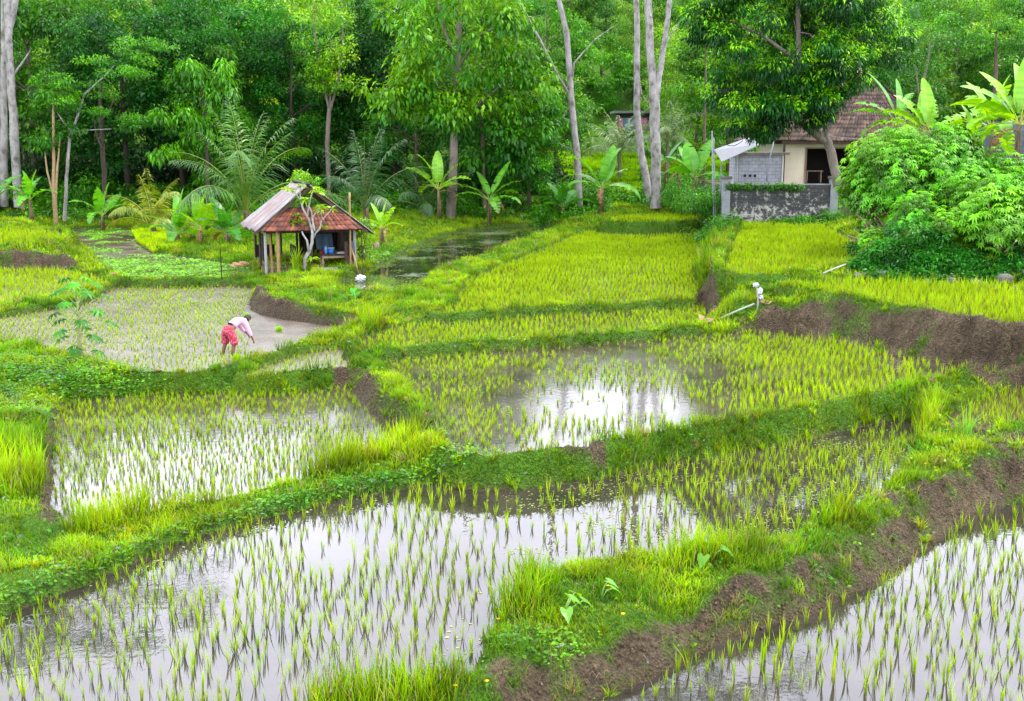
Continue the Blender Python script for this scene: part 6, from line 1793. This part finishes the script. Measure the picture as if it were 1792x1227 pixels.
# ------------------------------------------------------------------ the farmer
def skin(name, joints, edges, mat, parent, root=0, sub=2, bulge=None):
    me = bpy.data.meshes.new(name)
    me.from_pydata([j[0] for j in joints], edges, [])
    o = link(name, me, parent)
    sm = o.modifiers.new("skin", 'SKIN'); sm.use_smooth_shade = True
    for i, j in enumerate(joints):
        v = me.skin_vertices[0].data[i]; v.radius = j[1] if hasattr(j[1], '__len__') else (j[1], j[1]); v.use_root = (i == root)
    ss = o.modifiers.new("sub", 'SUBSURF'); ss.levels = sub; ss.render_levels = sub
    me.materials.append(mat)
    return o
px_, py__, _ = pz(405, 620, .05)
FA = math.radians(-38)     # faces away from the camera and to the right
farmer = empty("person", (px_, py__, -.02), FA, "bent over farmer in pink long-sleeved shirt and red patterned shorts planting rice", "person")
M_SKIN = solidmat("brown_skin", (.16, .075, .04), (.12, .055, .03), 6, .6, .05)
M_SHIRT = solidmat("pink_shirt", (.55, .26, .48), (.60, .36, .56), 3, .85, .2)
M_HAIR = solidmat("black_hair", (.012, .010, .010), (.02, .016, .015), 20, .5, .3)
ms, nt, out = newmat("red_batik"); L = nt.links.new
tc = N(nt, "ShaderNodeTexCoord"); vo = N(nt, "ShaderNodeTexVoronoi", Scale=22.0); L(tc.outputs["Object"], vo.inputs["Vector"])
rp_ = ramp(nt, vo.outputs["Distance"], [(.18, (.60, .30, .32)), (.32, (.40, .03, .06)), (.7, (.26, .012, .035))]); p = N(nt, "ShaderNodeBsdfPrincipled", Roughness=.85); L(rp_.outputs[0], p.inputs["Base Color"]); L(p.outputs[0], out.inputs[0])
M_BATIK = ms
# local frame: +y is where the farmer faces, +x the right hand
J = [((0, -.06, .80), (.14, .12)),      # 0 pelvis
     ((0, .10, .90), (.13, .11)), ((0, .26, .97), (.15, .11)), ((0, .40, 1.00), (.13, .10)), ((0, .47, 1.01), (.055, .055)), ((0, .56, 1.0), (.06, .06)),   # 1-5 spine, neck
     ((.10, -.08, .74), .10), ((.17, .0, .46), .068), ((.17, -.06, .24), .055), ((.18, -.08, .06), .04), ((.19, .05, .02), .035),     # 6-10 right leg
     ((-.10, -.08, .74), .10), ((-.19, -.02, .46), .068), ((-.20, -.10, .24), .055), ((-.21, -.12, .06), .04), ((-.21, .01, .02), .035),   # 11-15 left leg
     ((.18, .38, .98), .062), ((.27, .44, .72), .042), ((.31, .52, .50), .03), ((.32, .55, .44), (.034, .02)),       # 16-19 right arm
     ((-.18, .38, .98), .062), ((-.20, .52, .76), .042), ((-.10, .66, .58), .03), ((-.08, .70, .53), (.034, .02))]       # 20-23 left arm
E = [(0, 1), (1, 2), (2, 3), (3, 4), (4, 5), (0, 6), (6, 7), (7, 8), (8, 9), (9, 10), (0, 11), (11, 12), (12, 13), (13, 14), (14, 15), (3, 16), (16, 17), (17, 18), (18, 19), (3, 20), (20, 21), (21, 22), (22, 23)]
for hand, d, up_ in ((19, Vector((.05, .3, -.95)), 1), (23, Vector((.15, .4, -.9)), -1)):
    b0 = Vector(J[hand][0]); d.normalize(); side = d.cross(Vector((0, 0, 1))).normalized() if abs(d.z) < .99 else Vector((1, 0, 0))
    for k, (off, ln) in enumerate(((-.027, .07), (-.009, .082), (.009, .078), (.026, .062))):
        i = len(J); s0 = b0 + side * off + d * .035; s1 = s0 + d * ln * .5 + Vector((0, -.006, 0)); s2 = s1 + (d + Vector((0, -.5, 0))).normalized() * ln * .5
        J += [(tuple(s0), .010), (tuple(s1), .009), (tuple(s2), .007)]; E += [(hand, i), (i, i + 1), (i + 1, i + 2)]
    i = len(J); s0 = b0 + side * (-.035 * up_) - d * .005; s1 = s0 + side * (-.02 * up_) + d * .03; J += [(tuple(s0), .011), (tuple(s1), .009)]; E += [(hand, i), (i, i + 1)]
skin("body", J, E, M_SKIN, farmer)
# head: one shaped mesh with brow, nose, chin and ears, then hair
bm = bmesh.new(); bmesh.ops.create_uvsphere(bm, u_segments=28, v_segments=20, radius=1)
for v in bm.verts:
    c = v.co; x_, y_, z_ = c
    w = .076 * (1 - .22 * max(0, -z_)); v.co = Vector((x_ * w, y_ * .095, z_ * .115))
    if y_ > .6 and abs(x_) < .22 and -.35 < z_ < .12: v.co.y += .022 * (1 - abs(x_) / .22) * (.5 - z_)       # nose
    if y_ > .5 and .05 < z_ < .3 and .2 < abs(x_) < .5: v.co.y -= .010                                          # eye sockets
    if y_ > .5 and z_ < -.6: v.co.y += .012                                                                      # chin
    if abs(x_) > .93 and abs(y_) < .3 and abs(z_) < .3: v.co.x *= 1.16                                           # ears
me = bpy.data.meshes.new("head"); bm.to_mesh(me); bm.free(); me.polygons.foreach_set("use_smooth", [True] * len(me.polygons)); me.materials.append(M_SKIN)
hd = link("head", me, farmer, (.01, .61, 1.03)); hd.rotation_euler = (math.radians(-62), 0, 0)
for s in (-1, 1):
    mb = MB(); mb.tube([(s * .028, .080, .012), (s * .028, .088, .012)], [.011, .008], 8); mb.build("eye", M_WHITE, hd)
mb = MB(); mb.tube([(-.024, .088, -.05), (.024, .088, -.05)], .006, 6); mb.build("mouth", solidmat("lips", (.2, .06, .05)), hd)
bm = bmesh.new(); bmesh.ops.create_uvsphere(bm, u_segments=26, v_segments=18, radius=1)
for v in list(bm.verts):
    if (v.co.y > .35 and v.co.z < .5) or v.co.z < -.55: bm.verts.remove(v)
for v in bm.verts:
    k = 1 + .03 * math.sin(v.co.x * 30) * math.sin(v.co.z * 20)
    v.co = Vector((v.co.x * .086 * k, v.co.y * .106 * k - .006, v.co.z * .124 * k + .004))
me = bpy.data.meshes.new("hair"); bm.to_mesh(me); bm.free(); me.polygons.foreach_set("use_smooth", [True] * len(me.polygons)); me.materials.append(M_HAIR)
hr = link("hair", me, farmer, (.01, .61, 1.03)); hr.rotation_euler = (math.radians(-62), 0, 0); so2 = hr.modifiers.new("s", 'SOLIDIFY'); so2.thickness = .008
skin("shirt", [((0, .02, .875), (.172, .14)), ((0, .14, .93), (.168, .135)), ((0, .27, .99), (.175, .13)), ((0, .40, 1.01), (.15, .115)), ((0, .47, 1.02), (.075, .07)),
               ((.19, .38, .985), .085), ((.275, .44, .72), .062), ((.305, .50, .55), .052), ((-.19, .38, .985), .085), ((-.205, .52, .76), .062), ((-.13, .62, .62), .05)],
     [(0, 1), (1, 2), (2, 3), (3, 4), (3, 5), (5, 6), (6, 7), (3, 8), (8, 9), (9, 10)], M_SHIRT, farmer)
skin("waistband", [((0, .0, .865), (.165, .14)), ((0, .07, .895), (.172, .142))], [(0, 1)], M_BLACK, farmer)
skin("shorts", [((0, -.06, .80), (.185, .155)), ((0, .04, .87), (.165, .14)), ((.11, -.08, .72), .135), ((.175, -.01, .47), .12), ((.18, -.03, .33), .125), ((-.11, -.08, .72), .135), ((-.195, -.03, .47), .12), ((-.20, -.06, .33), .125)],
     [(0, 1), (0, 2), (2, 3), (3, 4), (0, 5), (5, 6), (6, 7)], M_BATIK, farmer)
# ------------------------------------------------------------------ daylight
wd = bpy.data.worlds.new("World"); scene.world = wd; wd.use_nodes = True
nt = wd.node_tree; nt.nodes.clear(); L = nt.links.new
EL, RO = math.radians(60), math.radians(75)
sky = N(nt, "ShaderNodeTexSky", _sky_type='NISHITA'); sky.sun_disc = False
sky.sun_elevation = EL; sky.sun_rotation = RO
sky.dust_density = 3.0; sky.air_density = 1.0
tc = N(nt, "ShaderNodeTexCoord")
no = N(nt, "ShaderNodeTexNoise", Scale=2.2, Detail=5.0); L(tc.outputs["Generated"], no.inputs["Vector"])
cf = N(nt, "ShaderNodeMapRange"); cf.inputs[1].default_value = .35; cf.inputs[2].default_value = .62; cf.inputs[3].default_value = .72; cf.inputs[4].default_value = 1.0
L(no.outputs[0], cf.inputs[0])
mx = N(nt, "ShaderNodeMix", _data_type='RGBA'); L(cf.outputs[0], mx.inputs[0]); L(sky.outputs[0], mx.inputs[6])
# the cloud deck is brighter towards the horizon than overhead
sz = N(nt, "ShaderNodeSeparateXYZ"); L(tc.outputs["Generated"], sz.inputs[0])
gr = ramp(nt, sz.outputs[2], [(.0, (.80, .82, .90)), (.14, (.93, .95, 1.08)), (.5, (1.0, 1.02, 1.17)), (.88, (.52, .53, .57))])
n9 = N(nt, "ShaderNodeTexNoise", Scale=3.0, Detail=4.0); L(tc.outputs["Generated"], n9.inputs["Vector"])
m9 = N(nt, "ShaderNodeMapRange"); m9.inputs[1].default_value = .3; m9.inputs[2].default_value = .7; m9.inputs[3].default_value = 38; m9.inputs[4].default_value = 46; L(n9.outputs[0], m9.inputs[0])
v9 = N(nt, "ShaderNodeVectorMath", _operation='SCALE'); L(gr.outputs[0], v9.inputs[0]); L(m9.outputs[0], v9.inputs["Scale"])
L(v9.outputs[0], mx.inputs[7])
bg = N(nt, "ShaderNodeBackground", Strength=.12); L(mx.outputs[2], bg.inputs[0])
wo = N(nt, "ShaderNodeOutputWorld"); L(bg.outputs[0], wo.inputs[0])
sun = bpy.data.lights.new("sun", 'SUN'); sun.energy = 5.0; sun.angle = math.radians(3); sun.color = (1, .95, .86)
so = bpy.data.objects.new("sun", sun); COL.objects.link(so)
# light comes from upper right, slightly behind the camera
dirv = Vector((math.sin(RO) * math.cos(EL), math.cos(RO) * math.cos(EL), math.sin(EL)))
so.rotation_euler = (-dirv).to_track_quat('-Z', 'Y').to_euler()
so.location = (20, -10, 40)
